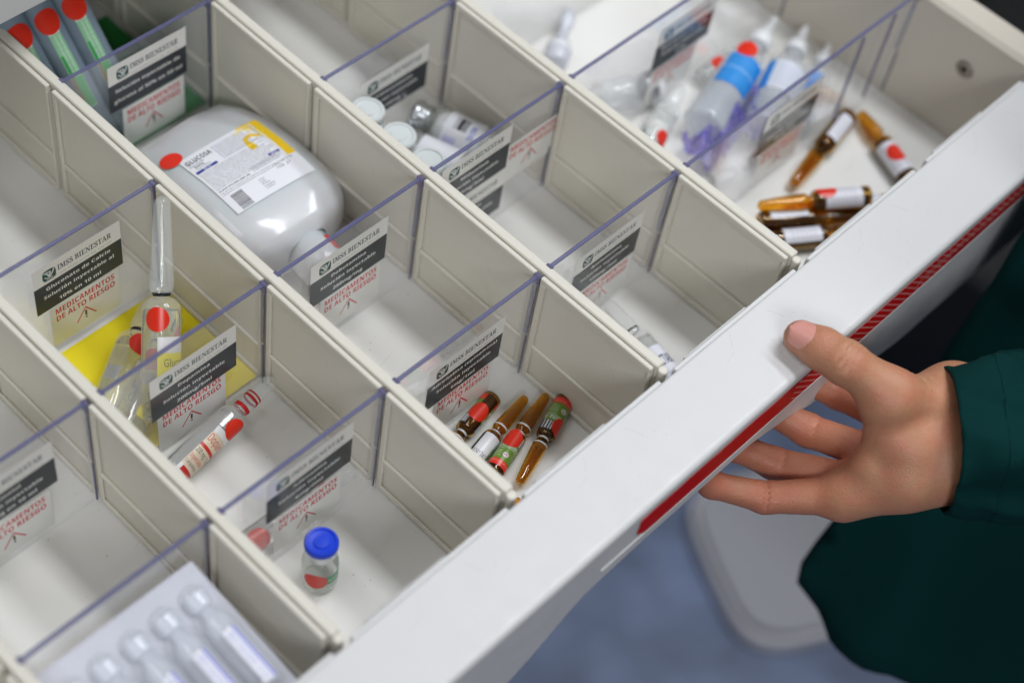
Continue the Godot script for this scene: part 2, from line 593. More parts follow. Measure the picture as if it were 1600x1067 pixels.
func ceiling_lamp(at: Vector3, energy: float, label: String, wide := 1.0) -> void:
	var o := thing("ceiling_lamp", label, "lamp", at, "ceiling light panels")
	var f := MB.new()
	f.box(Vector3(-0.31 * wide, 0.0, -0.61), Vector3(0.31 * wide, 0.05, 0.61), 0.002)
	part("frame", f.mesh(), M.lamp_frame, o)
	for s in [-1.0, 1.0]:
		var d := MB.new()
		d.box(Vector3((s * 0.14 - 0.06) * wide, -0.006, -0.57), Vector3((s * 0.14 + 0.06) * wide, -0.001, 0.57), 0.001)
		part("tube_cover", d.mesh(), M.lamp_face, o)
		var a := AreaLight3D.new()
		a.name = "tube_light" if s < 0 else "tube_light_001"
		a.area_size = Vector2(0.12 * wide, 1.14)
		a.light_energy = energy
		a.light_color = Color(0.965, 0.98, 1.0)
		a.shadow_enabled = true
		a.set("area_range", 8.0)
		a.set("area_attenuation", 2.0)
		a.rotation_degrees = Vector3(-90, 0, 0)
		a.position = Vector3(s * 0.14 * wide, -0.012, 0)
		o.add_child(a)

func materials() -> void:
	var grain := noise_tex(0.09, 0.35, 0.65, 256, 3, 3)
	var wear := noise_tex(0.012, 0.82, 1.0, 512, 5, 5)
	var sp := Image.create(512, 512, false, Image.FORMAT_RGB8)
	sp.fill(Color8(255, 255, 255))
	for k in 45:
		var g := rng.randi_range(150, 235)
		sp.fill_rect(Rect2i(rng.randi_range(2, 508), rng.randi_range(2, 508), rng.randi_range(1, 2), rng.randi_range(1, 2)), Color8(g, g - 6, g - 14))
	for k in 9:
		var p := Vector2(rng.randf_range(20, 490), rng.randf_range(20, 490))
		var d := Vector2.from_angle(rng.randf_range(0, TAU)) * rng.randf_range(10, 46)
		stroke(sp, [p, p + d * 0.5 + Vector2(rng.randf_range(-2, 2), 0), p + d], 1.2, Color8(238, 237, 234))
	var specks := ImageTexture.create_from_image(sp)
	var rough_v := noise_tex(0.02, 0.32, 0.55, 256, 4, 9)
	mat("front_white", Color8(212, 211, 210), 1.0, {"albedo_texture": specks, "roughness_texture": rough_v, "uv1_triplanar": true, "uv1_world_triplanar": true, "uv1_scale": Vector3(9, 9, 9), "heightmap_enabled": true, "heightmap_texture": grain, "heightmap_scale": 0.004})
	mat("drawer_floor", Color8(232, 230, 225), 1.0, {"albedo_texture": specks, "roughness_texture": rough_v, "uv1_triplanar": true, "uv1_world_triplanar": true, "uv1_scale": Vector3(6, 6, 6), "metallic_specular": 0.5})
	mat("cream_plastic", Color8(218, 213, 200), 0.42, {"albedo_texture": specks, "uv1_triplanar": true, "uv1_world_triplanar": true, "uv1_scale": Vector3(11, 11, 11), "heightmap_enabled": true, "heightmap_texture": grain, "heightmap_scale": 0.003})
	mat("side_cream", Color8(204, 196, 182), 0.45, {"albedo_texture": specks, "uv1_triplanar": true, "uv1_world_triplanar": true, "uv1_scale": Vector3(9, 9, 9), "heightmap_enabled": true, "heightmap_texture": grain, "heightmap_scale": 0.003})
	mat("plate_clear", Color(0.93, 0.94, 0.98, 0.065), 0.02, {"transparency": BaseMaterial3D.TRANSPARENCY_ALPHA})
	mat("plate_edge", Color(0.41, 0.41, 0.57, 0.68), 0.28, {"transparency": BaseMaterial3D.TRANSPARENCY_ALPHA, "metallic_specular": 0.7, "clearcoat_enabled": true, "clearcoat": 1.0, "clearcoat_roughness": 0.08})
	mat("plate_side", Color8(100, 98, 128), 0.15, {"metallic_specular": 0.6})
	mat("clear_glass", Color(0.985, 0.99, 0.985, 0.0), 0.02, {"refraction_enabled": true, "refraction_scale": 0.045, "transparency": BaseMaterial3D.TRANSPARENCY_ALPHA})
	mat("thin_glass", Color(0.93, 0.95, 0.95, 0.19), 0.03, {"transparency": BaseMaterial3D.TRANSPARENCY_ALPHA})
	mat("amber_glass", Color(0.945, 0.775, 0.33, 0.0), 0.02, {"refraction_enabled": true, "refraction_scale": 0.045, "transparency": BaseMaterial3D.TRANSPARENCY_ALPHA})
	mat("amber_liquid", Color8(66, 36, 10), 0.3)
	mat("clear_liquid", Color(0.99, 0.995, 0.99, 0.0), 0.02, {"refraction_enabled": true, "refraction_scale": 0.034, "transparency": BaseMaterial3D.TRANSPARENCY_ALPHA})
	mat("milk_glass", Color(0.80, 0.83, 0.80, 0.30), 0.04, {"transparency": BaseMaterial3D.TRANSPARENCY_ALPHA})
	mat("red_sticker", Color8(222, 44, 20), 0.28)
	mat("aluminium", Color8(200, 202, 204), 0.25, {"metallic": 0.95})
	mat("steel", Color8(150, 146, 138), 0.35, {"metallic": 0.9})
	mat("dark_hole", Color8(20, 18, 16), 0.6)
	mat("cap_blue", Color8(20, 62, 205), 0.3)
	mat("cap_pale", Color8(212, 215, 214), 0.25, {"subsurf_scatter_enabled": true, "subsurf_scatter_strength": 0.1})
	mat("white_print", Color8(224, 223, 226), 0.4)
	mat("ring_red", Color8(196, 22, 22), 0.35)
	mat("ring_black", Color8(22, 22, 24), 0.4)
	mat("ring_white", Color8(214, 212, 208), 0.4)
	mat("paper_yellow", Color8(248, 228, 24), 0.75)
	mat("paper_green", Color8(46, 140, 66), 0.75)
	mat("milky_plastic", Color(0.86, 0.862, 0.87, 0.80), 0.36, {"transparency": BaseMaterial3D.TRANSPARENCY_ALPHA, "clearcoat_enabled": true, "clearcoat": 0.75, "clearcoat_roughness": 0.10, "subsurf_scatter_enabled": true, "subsurf_scatter_strength": 0.3})
	mat("grey_plastic", Color(0.56, 0.63, 0.69, 0.72), 0.34, {"transparency": BaseMaterial3D.TRANSPARENCY_ALPHA, "clearcoat_enabled": true, "clearcoat": 0.6, "clearcoat_roughness": 0.15})
	mat("frost_plastic", Color(0.88, 0.89, 0.93, 0.62), 0.34, {"transparency": BaseMaterial3D.TRANSPARENCY_ALPHA, "clearcoat_enabled": true, "clearcoat": 0.8, "clearcoat_roughness": 0.1})
	mat("clear_plastic", Color(0.92, 0.94, 0.96, 0.24), 0.12, {"transparency": BaseMaterial3D.TRANSPARENCY_ALPHA})
	mat("white_plastic", Color8(222, 223, 224), 0.35)
	mat("purple_foil", Color(0.42, 0.36, 0.78, 0.62), 0.27, {"transparency": BaseMaterial3D.TRANSPARENCY_ALPHA, "clearcoat_enabled": true, "clearcoat": 1.0, "clearcoat_roughness": 0.05})
	mat("blue_print", Color8(22, 130, 214), 0.4)
	mat("red_print", Color8(206, 60, 64), 0.5)
	mat("red_strip", Color8(176, 16, 18), 0.25)

func profile_wall(b: MB, lo: Vector3, hi: Vector3) -> void:
	b.box(lo, hi, 0.0006)

func room() -> void:
	var n := noise_tex(0.012, 0.72, 1.0, 512, 4, 21)
	mat("vinyl_floor", Color8(118, 134, 168), 0.4, {"albedo_texture": n, "uv1_triplanar": true, "uv1_world_triplanar": true, "uv1_scale": Vector3(1.2, 1.2, 1.2)})
	var f := MB.new()
	f.quad(Vector3(-6, -0.86, -6), Vector3(6, -0.86, -6), Vector3(6, -0.86, 6), Vector3(-6, -0.86, 6), Vector3.UP)
	var o := part("floor", f.mesh(), M.vinyl_floor, self)
	o.set_meta("kind", "structure")
	o.set_meta("label", "blue vinyl floor of the room far below the drawer")
	# the cart that the drawer slides out of
	var c := thing("medicine_cart", "pale grey cart body that the open drawer slides out of", "cart")
	mat("cart_grey", Color8(206, 206, 205), 0.5)
	var u := MB.new()
	u.box(Vector3(-0.40, 0.115, -0.72), Vector3(0.50, 0.30, -0.1975), 0.004)
	part("upper_front", u.mesh(), M.cart_grey, c)
	var l := MB.new()
	l.box(Vector3(-0.40, -0.76, -0.72), Vector3(0.50, -0.02, -0.25), 0.004)
	part("body", l.mesh(), M.cart_grey, c)
	for s in [-1.0, 1.0]:
		var w := MB.new()
		w.box(Vector3(0.05 + s * 0.4475 - 0.0025, -0.0195, -0.72), Vector3(0.05 + s * 0.4475 + 0.0025, 0.1145, -0.25), 0.001)
		part("side_panel", w.mesh(), M.cart_grey, c)
	# pale rounded foot standing on the floor
	var t := thing("floor_pedestal", "blurred pale grey rounded foot standing on the blue floor", "pedestal", Vector3(0.676, -0.859, 0.112))
	t.rotation.y = deg_to_rad(-27)
	mat("foot_grey", Color8(160, 160, 166), 0.45)
	mat("foot_white", Color8(206, 204, 208), 0.45)
	for e in [["base", 0.0, 0.022, 0.105, M.foot_white], ["cover", 0.0222, 0.036, 0.099, M.foot_grey]]:
		var b := MB.new()
		var pts := PackedVector2Array()
		for k in 24:
			var a := TAU * k / 24.0
			pts.append(Vector2(signf(cos(a)) * pow(absf(cos(a)), 0.5) * e[3] * 1.0, signf(sin(a)) * pow(absf(sin(a)), 0.5) * e[3]))
		b.prism(pts, Vector3(0, e[1], 0), Vector3(0, 0, 1), Vector3(1, 0, 0), e[2] - e[1])
		part(e[0], b.mesh(), e[4], t)
	var k := thing("darkness_block", "black case added in place of the darkness beyond the right side of the drawer", "block", Vector3(1.30, -0.858, -0.27))  # added block; its black stands in for shade beyond and under the drawer
	mat("block_black", Color8(16, 17, 18), 0.6)
	mat("block_trim", Color8(30, 30, 32), 0.4)
	var kb := MB.new()
	kb.box(Vector3(-0.36, 0, -0.31), Vector3(0.36, 0.25, 0.38), 0.01)
	part("body", kb.mesh(), M.block_black, k)
	var kh := MB.new()
	kh.box(Vector3(-0.015, 0.251, -0.1), Vector3(0.015, 0.275, 0.1), 0.006)
	part("block_bar", kh.mesh(), M.block_trim, k)

func bottom_y(x: float) -> float:
	var t := [[-0.36, -0.012], [-0.10, -0.010], [-0.037, 0.0158], [0.009, 0.0426], [0.05, 0.0452], [0.135, 0.0452], [0.165, 0.037], [0.196, 0.023], [0.24, 0.009], [0.295, -0.004], [0.48, -0.012]]
	for k in t.size() - 1:
		if x <= t[k + 1][0]:
			return lerpf(t[k][1], t[k + 1][1], smoothstep(0, 1, (x - t[k][0]) / (t[k + 1][0] - t[k][0])) * 0.35 + 0.65 * (x - t[k][0]) / (t[k + 1][0] - t[k][0]))
	return -0.012

func drawer() -> void:
	var d := thing("drawer", "open off-white medicine drawer with a red strip along its front", "drawer")
	# the front: a hollow shell, its lower lip arched for the fingers
	var b := MB.new()
	var xs := []
	var x := -0.34
	while x <= 0.4722:
		xs.append(x)
		x += 0.0116
	var rows := []
	for xx in xs:
		var y0 := bottom_y(xx)
		var pr := []
		pr.append(Vector3(xx, -0.003, ZF))
		pr.append(Vector3(xx, H * 0.5, ZF))
		pr.append(Vector3(xx, H - 0.0016, ZF))
		for k in 4: pr.append(Vector3(xx, H - 0.0012 + 0.0012 * sin(PI / 2 * k / 3.0), ZF + 0.0012 - 0.0012 * cos(PI / 2 * k / 3.0)))
		pr.append(Vector3(xx, H, ZF + 0.0016))
		pr.append(Vector3(xx, H, ZO - 0.0037))
		for k in 7: pr.append(Vector3(xx, H - 0.0032 + 0.0032 * cos(PI / 2 * k / 6.0), ZO - 0.0032 + 0.0032 * sin(PI / 2 * k / 6.0)))
		for k in 5: pr.append(Vector3(xx, lerpf(H - 0.0037, y0 + 0.0045, k / 4.0), ZO))
		for k in 5: pr.append(Vector3(xx, y0 + 0.004 - 0.004 * sin(PI / 2 * k / 4.0), ZO - 0.004 + 0.004 * cos(PI / 2 * k / 4.0)))
		pr.append(Vector3(xx, y0 + 0.0002, ZO - 0.009))
		pr.append(Vector3(xx, y0 + 0.002, ZO - 0.0105))
		pr.append(Vector3(xx, H - 0.008, ZO - 0.0105))
		pr.append(Vector3(xx, H - 0.008, ZF + 0.004))
		pr.append(Vector3(xx, -0.003, ZF + 0.004))
		rows.append(pr)
	b.grid(rows, true)
	var k1: int = rows[0].size()
	for e in [0, rows.size() - 1]:      # end caps
		var nn := Vector3(-1 if e == 0 else 1, 0, 0)
		var p2 := PackedVector2Array()
		for p in rows[e]: p2.append(Vector2(p.z, p.y))
		var ix := Geometry2D.triangulate_polygon(p2)
		for k in range(0, ix.size(), 3): b.tri(rows[e][ix[k]], rows[e][ix[k + 1]], rows[e][ix[k + 2]], nn)
	var front := part("front_panel", b.mesh(), M.front_white, d)
	# red strip let into the front
	var im := Image.create(1024, 64, false, Image.FORMAT_RGBA8)
	im.fill(Color8(200, 14, 18))
	for k in range(240, 1024, 14):          # dashed slanting hatch
		for s in 11:
			if k + s * 5.1 > 292.0: im.fill_rect(Rect2i(k + int(s * 5.1), 2 + s * 6, 4, 3), Color8(226, 200, 194))
	for k in 18:                            # white smears of the pen over the hatch
		var px := 560.0 + k * 25.0
		stroke(im, [Vector2(px, 44), Vector2(px + 10, 26), Vector2(px + 26, 20), Vector2(px + 14, 36)], 2.5, Color8(206, 168, 162))
	im.fill_rect(Rect2i(640, 42, 384, 22), Color8(172, 14, 18))
	printed("strip_print", ImageTexture.create_from_image(im), 0.5, {"metallic_specular": 0.3})
	var s := MB.new()
	var y0 := 0.0598
	var y1 := 0.0788
	var n := 60
	for k in n:
		var xa := lerpf(0.040, 0.466, float(k) / n)
		var xb := lerpf(0.040, 0.466, float(k + 1) / n)
		var ca := 0.006 * clampf(1.0 - (xa - 0.040) / 0.008, 0, 1)
		var cb := 0.006 * clampf(1.0 - (xb - 0.040) / 0.008, 0, 1)
		s.quad(Vector3(xa, y1 - ca * 0.3, ZO + 0.0005), Vector3(xb, y1 - cb * 0.3, ZO + 0.0005), Vector3(xb, y0 + cb, ZO + 0.0005), Vector3(xa, y0 + ca, ZO + 0.0005), Vector3(0, 0, 1), Vector2(float(k) / n, 0), Vector2(float(k + 1) / n, 0), Vector2(float(k + 1) / n, 1), Vector2(float(k) / n, 1))
	s.box(Vector3(0.0405, y0 + 0.006, ZO - 0.0004), Vector3(0.466, y1 - 0.001, ZO + 0.0004), 0.0001)
	var st := part("red_strip", s.mesh(), M.strip_print, d)
	st.set_meta("label", "red strip, plain at the left, hatched in white beyond the thumb")
	var g := MB.new()
	g.box(Vector3(0.016, 0.0584, ZO - 0.0003), Vector3(0.466, 0.0594, ZO + 0.0007), 0.0003)
	part("strip_ledge", g.mesh(), M.front_white, d)
	# floor, sides and back
	var f := MB.new()
	f.box(Vector3(-0.328, -0.003, -0.36), Vector3(XS - 0.0003, 0.0, ZF - 0.0004), 0.0003)
	part("drawer_floor", f.mesh(), M.drawer_floor, d)
	var w := MB.new()
	w.box(Vector3(XS, -0.004, -0.365), Vector3(XS + 0.0225, H + 0.001, ZF - 0.0003), 0.003)
	var side := part("side_wall", w.mesh(), M.side_cream, d)
	var w2 := MB.new()
	w2.box(Vector3(-0.352, -0.004, -0.365), Vector3(-0.3285, H + 0.001, ZF - 0.0003), 0.003)
	part("side_wall", w2.mesh(), M.side_cream, d)
	var bk := MB.new()
	bk.box(Vector3(-0.328, 0.0003, -0.366), Vector3(XS - 0.0004, H, -0.3605), 0.001)
	part("back_wall", bk.mesh(), M.side_cream, d)
	# fixing screw in the right side wall
	var sc := Node3D.new()
	sc.name = "screw"
	d.add_child(sc)
	aim(sc, Vector3(XS + 0.001, 0.055, 0.1333), Vector3(XS - 0.003, 0.055, 0.1333))
	var sm := MB.new()
	sm.lathe([Vector2(0.0062, 0), Vector2(0.0062, 0.0013), Vector2(0.0055, 0.0019), Vector2(0.0024, 0.0021), Vector2(0.0021, 0.0012), Vector2(0, 0.0011)], 32)
	part("screw_head", sm.mesh(), M.steel, sc)
	var sh := MB.new()
	sh.lathe([Vector2(0.0019, 0.0013), Vector2(0, 0.0013)], 6)
	part("socket", sh.mesh(), M.dark_hole, sc)
	# white rail with its steps along the inner edge of the front
	for k in 7:
		var x0 := -0.33 + P * k
		var rl := MB.new()
		rl.box(Vector3(x0 + 0.0055, H * 0.30, ZF - 0.0026), Vector3(x0 + P - 0.0055, H - 0.0014, ZF + 0.0006), 0.0006)
		part("front_rail", rl.mesh(), M.front_white, d)
		var rs := MB.new()
		rs.box(Vector3(x0 + 0.016, H * 0.30, ZF - 0.0042), Vector3(x0 + P * 0.60, H - 0.0034, ZF - 0.0027), 0.0005)
		part("rail_step", rs.mesh(), M.front_white, d)

func walls() -> void:
	var names := ["far left", "first", "second", "third", "fourth"]
	var lab := ["cream divider wall in the lower left corner beside the blister tray", "cream divider wall left of the dopamine and adenosine bays", "cream divider wall between the blue capped vial and the amber ampoules", "cream divider wall beside the empty bay and the silver vials", "cream divider wall left of the wide bay of blue labelled bottles"]
	for k in 5:
		var X := P * (k - 2)
		var w := thing("divider_wall", lab[k], "divider", Vector3(X, 0, 0), "long cream divider walls of the drawer")
		var c := MB.new()
		c.box(Vector3(-0.0009, 0.0003, -0.3600), Vector3(0.0047, H, ZF - 0.0075), 0.0006)
		part("core", c.mesh(), M.cream_plastic, w)
		var e := MB.new()
		e.box(Vector3(-0.0002, 0.002, ZF - 0.0073), Vector3(0.0036, H - 0.0025, ZF - 0.0044), 0.0005)
		part("end_tongue", e.mesh(), M.cream_plastic, w)
		var pin := MB.new()
		pin.lathe([Vector2(0.0026, 0), Vector2(0.0026, H - 0.0035), Vector2(0.0021, H - 0.0029), Vector2(0, H - 0.0028)], 16)
		var po := part("end_pin", pin.mesh(), M.cream_plastic, w)
		po.position = Vector3(0.0018, 0.0005, ZF - 0.0056)
		for r in range(-1, 5):
			var z0 := (r - 3) * Q + 0.0022
			var z1 := (r - 2) * Q - 0.0022
			if r == -1: z0 = -0.3595
			if r == 4: z1 = ZF - 0.0088
			var b := MB.new()
			b.box(Vector3(-0.0030, 0.0006, z0), Vector3(-0.00135, H - 0.004, z1), 0.0003)           # plate
			b.box(Vector3(-0.0047, H - 0.0048, z0), Vector3(-0.0019, H - 0.0004, z1), 0.0005)        # top lip
			b.box(Vector3(-0.00475, 0.0012, z0), Vector3(-0.0029, H - 0.0046, z0 + 0.0036), 0.0007)  # end frames
			b.box(Vector3(-0.00475, 0.0012, z1 - 0.0016), Vector3(-0.0029, H - 0.0046, z1), 0.0006)
			b.box(Vector3(-0.0048, 0.0265, z0 + 0.003), Vector3(-0.0029, 0.0300, z1 - 0.001), 0.0008)  # rib
			b.box(Vector3(-0.0049, 0.0006, z0 + 0.003), Vector3(-0.0029, 0.0048, z1 - 0.001), 0.0008)  # foot
			part("cell_panel", b.mesh(), M.cream_plastic, w)

func clear_plate(label: String, X0: float, X1: float, row: int, tex: Texture2D, card_x := 0.0, card_y := 0.039, warn_x := 0.0, warn_y := 0.0065, tilt := 0.0) -> Node3D:
	var z := (row - 2) * Q
	var o := thing("clear_plate", label, "divider plate", Vector3(0, 0, z), "clear cross plates between the bays")
	var a := X0 + 0.0051
	var b := X1 - 0.0052
	var p := MB.new()
	p.box(Vector3(a, 0.0008, -0.0012), Vector3(b, H - 0.0014, 0.0012), 0.0001)
	part("pane", p.mesh(), M.plate_clear, o)
	var t := MB.new()
	t.box(Vector3(a, H - 0.0013, -0.0012), Vector3(b, H - 0.0001, 0.0012), 0.0004)
	part("top_edge", t.mesh(), M.plate_edge, o)
	var s := MB.new()
	s.box(Vector3(b + 0.0001, 0.036, -0.0012), Vector3(b + 0.0008, H - 0.0004, 0.0012), 0.0002)
	part("side_edge", s.mesh(), M.plate_side, o)
	var s2 := MB.new()
	s2.box(Vector3(b - 0.0009, 0.001, 0.0013), Vector3(b + 0.0003, 0.0355, 0.0019), 0.0002)
	part("side_edge", s2.mesh(), M.plate_side, o)
	for q in [a - 0.0018, b - 0.0006]:
		var g := MB.new()
		g.box(Vector3(q, H - 0.0062, -0.0021), Vector3(q + 0.0024, H + 0.0003, 0.0021), 0.0004)
		part("end_tab", g.mesh(), M.plate_side, o)
	if tex:
		var c := MB.new()
		var x0 := X0 + 0.0265 if card_x == 0.0 else card_x
		var q0 := Vector3(x0, card_y, 0.0019)
		var ux := Vector3(0.055 * cos(tilt), 0.055 * sin(tilt), 0)
		var uy := Vector3(-0.0355 * sin(tilt), 0.0355 * cos(tilt), 0)
		c.quad(q0 + uy, q0 + ux + uy, q0 + ux, q0, Vector3(0, 0, 1))
		var bk := MB.new()
		var cm := StandardMaterial3D.new()
		cm.resource_name = "name_card_print"
		cm.albedo_texture = tex
		cm.roughness = 0.16
		cm.metallic_specular = 0.5
		part("name_card", c.mesh(), cm, o)
	if warn_y >= 0.0:
		var wq := MB.new()
		var wx := X0 + 0.0345 if warn_x == 0.0 else warn_x
		var q0 := Vector3(wx, warn_y, 0.00155)
		wq.quad(q0 + Vector3(0, 0.032, 0), q0 + Vector3(0.0445, 0.032, 0), q0 + Vector3(0.0445, 0, 0), q0, Vector3(0, 0, 1))
		part("warning_card", wq.mesh(), M.warning_print, o)
	return o

func plates() -> void:
	printed("warning_print", warn_tex(), 0.2)
	var A := 0.0
	clear_plate("clear plate with the glucose card, before the green paper", A, P, 0, card_tex(["Solución inyectable de", "glucosa al 50% en 50 ml"]), 0.032, 0.0425, 0.0405, 0.0085, -0.01)
	clear_plate("clear plate with the dobutamine card, between bottle and empty bay", A, P, 2, card_tex(["Dobutamina", "Solución inyectable", "250mg/mg"]), 0.0262, 0.039)
	clear_plate("clear plate with the adrenaline card, behind the striped amber ampoules", A, P, 3, card_tex(["Adrenalina (epinefrina)", "Solución inyectable", "1mg/1ml"]), 0.0272, 0.0375)
	clear_plate("clear plate with the calcium gluconate card over yellow paper", -P, A, 1, card_tex(["Gluconato de Calcio", "Solución inyectable al", "10% en 10 ml"]), -0.083, 0.0395)
	clear_plate("clear plate with the dopamine card, before the yellow paper", -P, A, 2, card_tex(["Dopamina", "Solución inyectable", "200mg/5ml"]), -0.079, 0.0345, 0.0, 0.0045)
	clear_plate("clear plate with the adenosine card, behind the blue capped vial", -P, A, 3, card_tex(["Adenosina", "Solución inyectable", "6mg/2ml"], true), -0.0795, 0.0455, -0.0742, 0.0105)
	clear_plate("clear plate at the left border, its card cut by the picture edge", -2 * P, -P, 2, card_tex(["Esmolol", "Solución inyectable", "100mg en 10 ml"]), -0.191, 0.0415)
	clear_plate("clear plate without a card, behind the blister tray", -2 * P, -P, 3, null, 0, 0, 0, -1.0)
	clear_plate("clear plate with a blurred card behind the silver capped vials", P, 2 * P, 1, card_tex(["Hidrocortisona", "Solución inyectable", "100mg"], true), 0.1425, 0.0285, 0.0, -1.0)
	var m := clear_plate("clear plate with the midazolam card over a second card", P, 2 * P, 2, card_tex(["Midazolam", "Solución inyectable", "5mg/5ml"]), 0.1205, 0.0455, 0.1745, 0.0305)
	var c := MB.new()
	c.quad(Vector3(0.1215, 0.0445, 0.00165), Vector3(0.1765, 0.0445, 0.00165), Vector3(0.1765, 0.009, 0.00165), Vector3(0.1215, 0.009, 0.00165), Vector3(0, 0, 1))
	var cm := StandardMaterial3D.new()
	cm.resource_name = "second_card_print"
	cm.albedo_texture = card_tex(["Diazepam", "Solución inyectable", "10mg/2ml"])
	cm.roughness = 0.2
	part("name_card", c.mesh(), cm, m)
	clear_plate("clear plate with the amiodarone card, above the clear ampoule", P, 2 * P, 3, card_tex(["Amiodarona", "Solución inyectable", "150mg/3ml"], true), 0.1365, 0.039, 0.1465, 0.0065)
	clear_plate("wide clear plate behind the blue labelled bottles", 2 * P, XS + 0.005, 2, card_tex(["Bicarbonato de sodio", "Solución inyectable", "7.5%"], true), 0.3035, 0.0395, 0.3055, 0.0075)
	var f := clear_plate("wide clear plate between the blue labelled bottles and the amber ampoules", 2 * P, XS + 0.005, 3, card_tex(["Furosemida", "Solución inyectable", "20mg/2ml"], true), 0.2995, 0.039, 0.3065, 0.0065)
	clear_plate("wide clear plate at the top border, behind the lone clear ampoule", 2 * P, XS + 0.005, 1, null, 0, 0, 0, -1.0)
	for q in [Vector3(0.389, 0.0, 0.0), Vector3(0.4215, 0.0, 0.0)]:      # moulded ribs with small nubs
		var b := MB.new()
		b.box(Vector3(q.x - 0.0007, 0.012, 0.0013), Vector3(q.x + 0.0007, H - 0.002, 0.0026), 0.0004)
		part("slot_rib", b.mesh(), M.plate_side, f)
		for k in 4:
			var nb := MB.new()
			nb.box(Vector3(q.x - 0.0016, 0.016 + k * 0.02, 0.0027), Vector3(q.x + 0.0016, 0.0195 + k * 0.02, 0.0042), 0.0006)
			part("nub", nb.mesh(), M.plate_clear, f)

func sheet(called: String, label: String, pts: Array, m: Material, seed_: int) -> void:   # a slightly curled sheet of paper
	var b := MB.new()
	var n := FastNoiseLite.new()
	n.seed = seed_
	n.frequency = 14.0
	var rows := []
	for r in 13:
		var row := []
		for q in 17:
			var u := q / 16.0
			var w := r / 12.0
			var p: Vector3 = pts[0].lerp(pts[1], u).lerp(pts[3].lerp(pts[2], u), w)
			p.y += 0.0006 + 0.0016 * (0.5 + 0.5 * n.get_noise_2d(p.x, p.z)) * (0.3 + 0.7 * absf(u - 0.5) * 2.0)
			row.append(p)
		rows.append(row)
	b.grid(rows, false, Vector3.UP)
	single(called, b.mesh(), m, label, "paper")

func papers() -> void:
	sheet("yellow_paper", "yellow paper lining the bay under the calcium gluconate ampoules", [Vector3(-0.103, 0, -0.083), Vector3(-0.0052, 0, -0.083), Vector3(-0.0052, 0, -0.0035), Vector3(-0.103, 0, -0.0035)], M.paper_yellow, 3)
	sheet("green_paper", "green paper lining the back bay under the ampoule strip", [Vector3(0.0062, 0, -0.272), Vector3(0.1045, 0, -0.272), Vector3(0.1045, 0, -0.176), Vector3(0.0062, 0, -0.176)], M.paper_green, 5)
	sheet("green_paper", "green paper strip showing in front of the glucose card plate", [Vector3(0.0062, 0, -0.170), Vector3(0.1045, 0, -0.170), Vector3(0.1045, 0, -0.09), Vector3(0.0062, 0, -0.09)], M.paper_green, 6)

const WORDS := ["cada", "contiene", "glucosa", "agua", "inyectable", "vía", "intravenosa", "dosis", "la", "que", "médico", "no", "se", "administre", "si", "solución", "transparente", "consérvese", "a", "temperatura", "ambiente"]

func bottle_top(x: float, z: float) -> float:
	var t := [[-0.1545, 0.0335, 0.0125, 0.0130], [-0.150, 0.0365, 0.0152, 0.0155], [-0.135, 0.0395, 0.0192, 0.0197], [-0.115, 0.0412, 0.0226, 0.0232], [-0.095, 0.0418, 0.0238, 0.0245], [-0.078, 0.0418, 0.0238, 0.0245], [-0.068, 0.0415, 0.0230, 0.0245], [-0.060, 0.0408, 0.0218, 0.0245]]
	for k in t.size() - 1:
		if z <= t[k + 1][0] or k == t.size() - 2:
			var f := clampf((z - t[k][0]) / (t[k + 1][0] - t[k][0]), 0, 1)
			var w := lerpf(t[k][1], t[k + 1][1], f)
			var c := pow(clampf(absf(x) / w, 0, 0.999), 1.0 / 0.52)
			return lerpf(t[k][3], t[k + 1][3], f) + pow(sqrt(1.0 - c * c), 0.52) * lerpf(t[k][2], t[k + 1][2], f)
	return 0.04

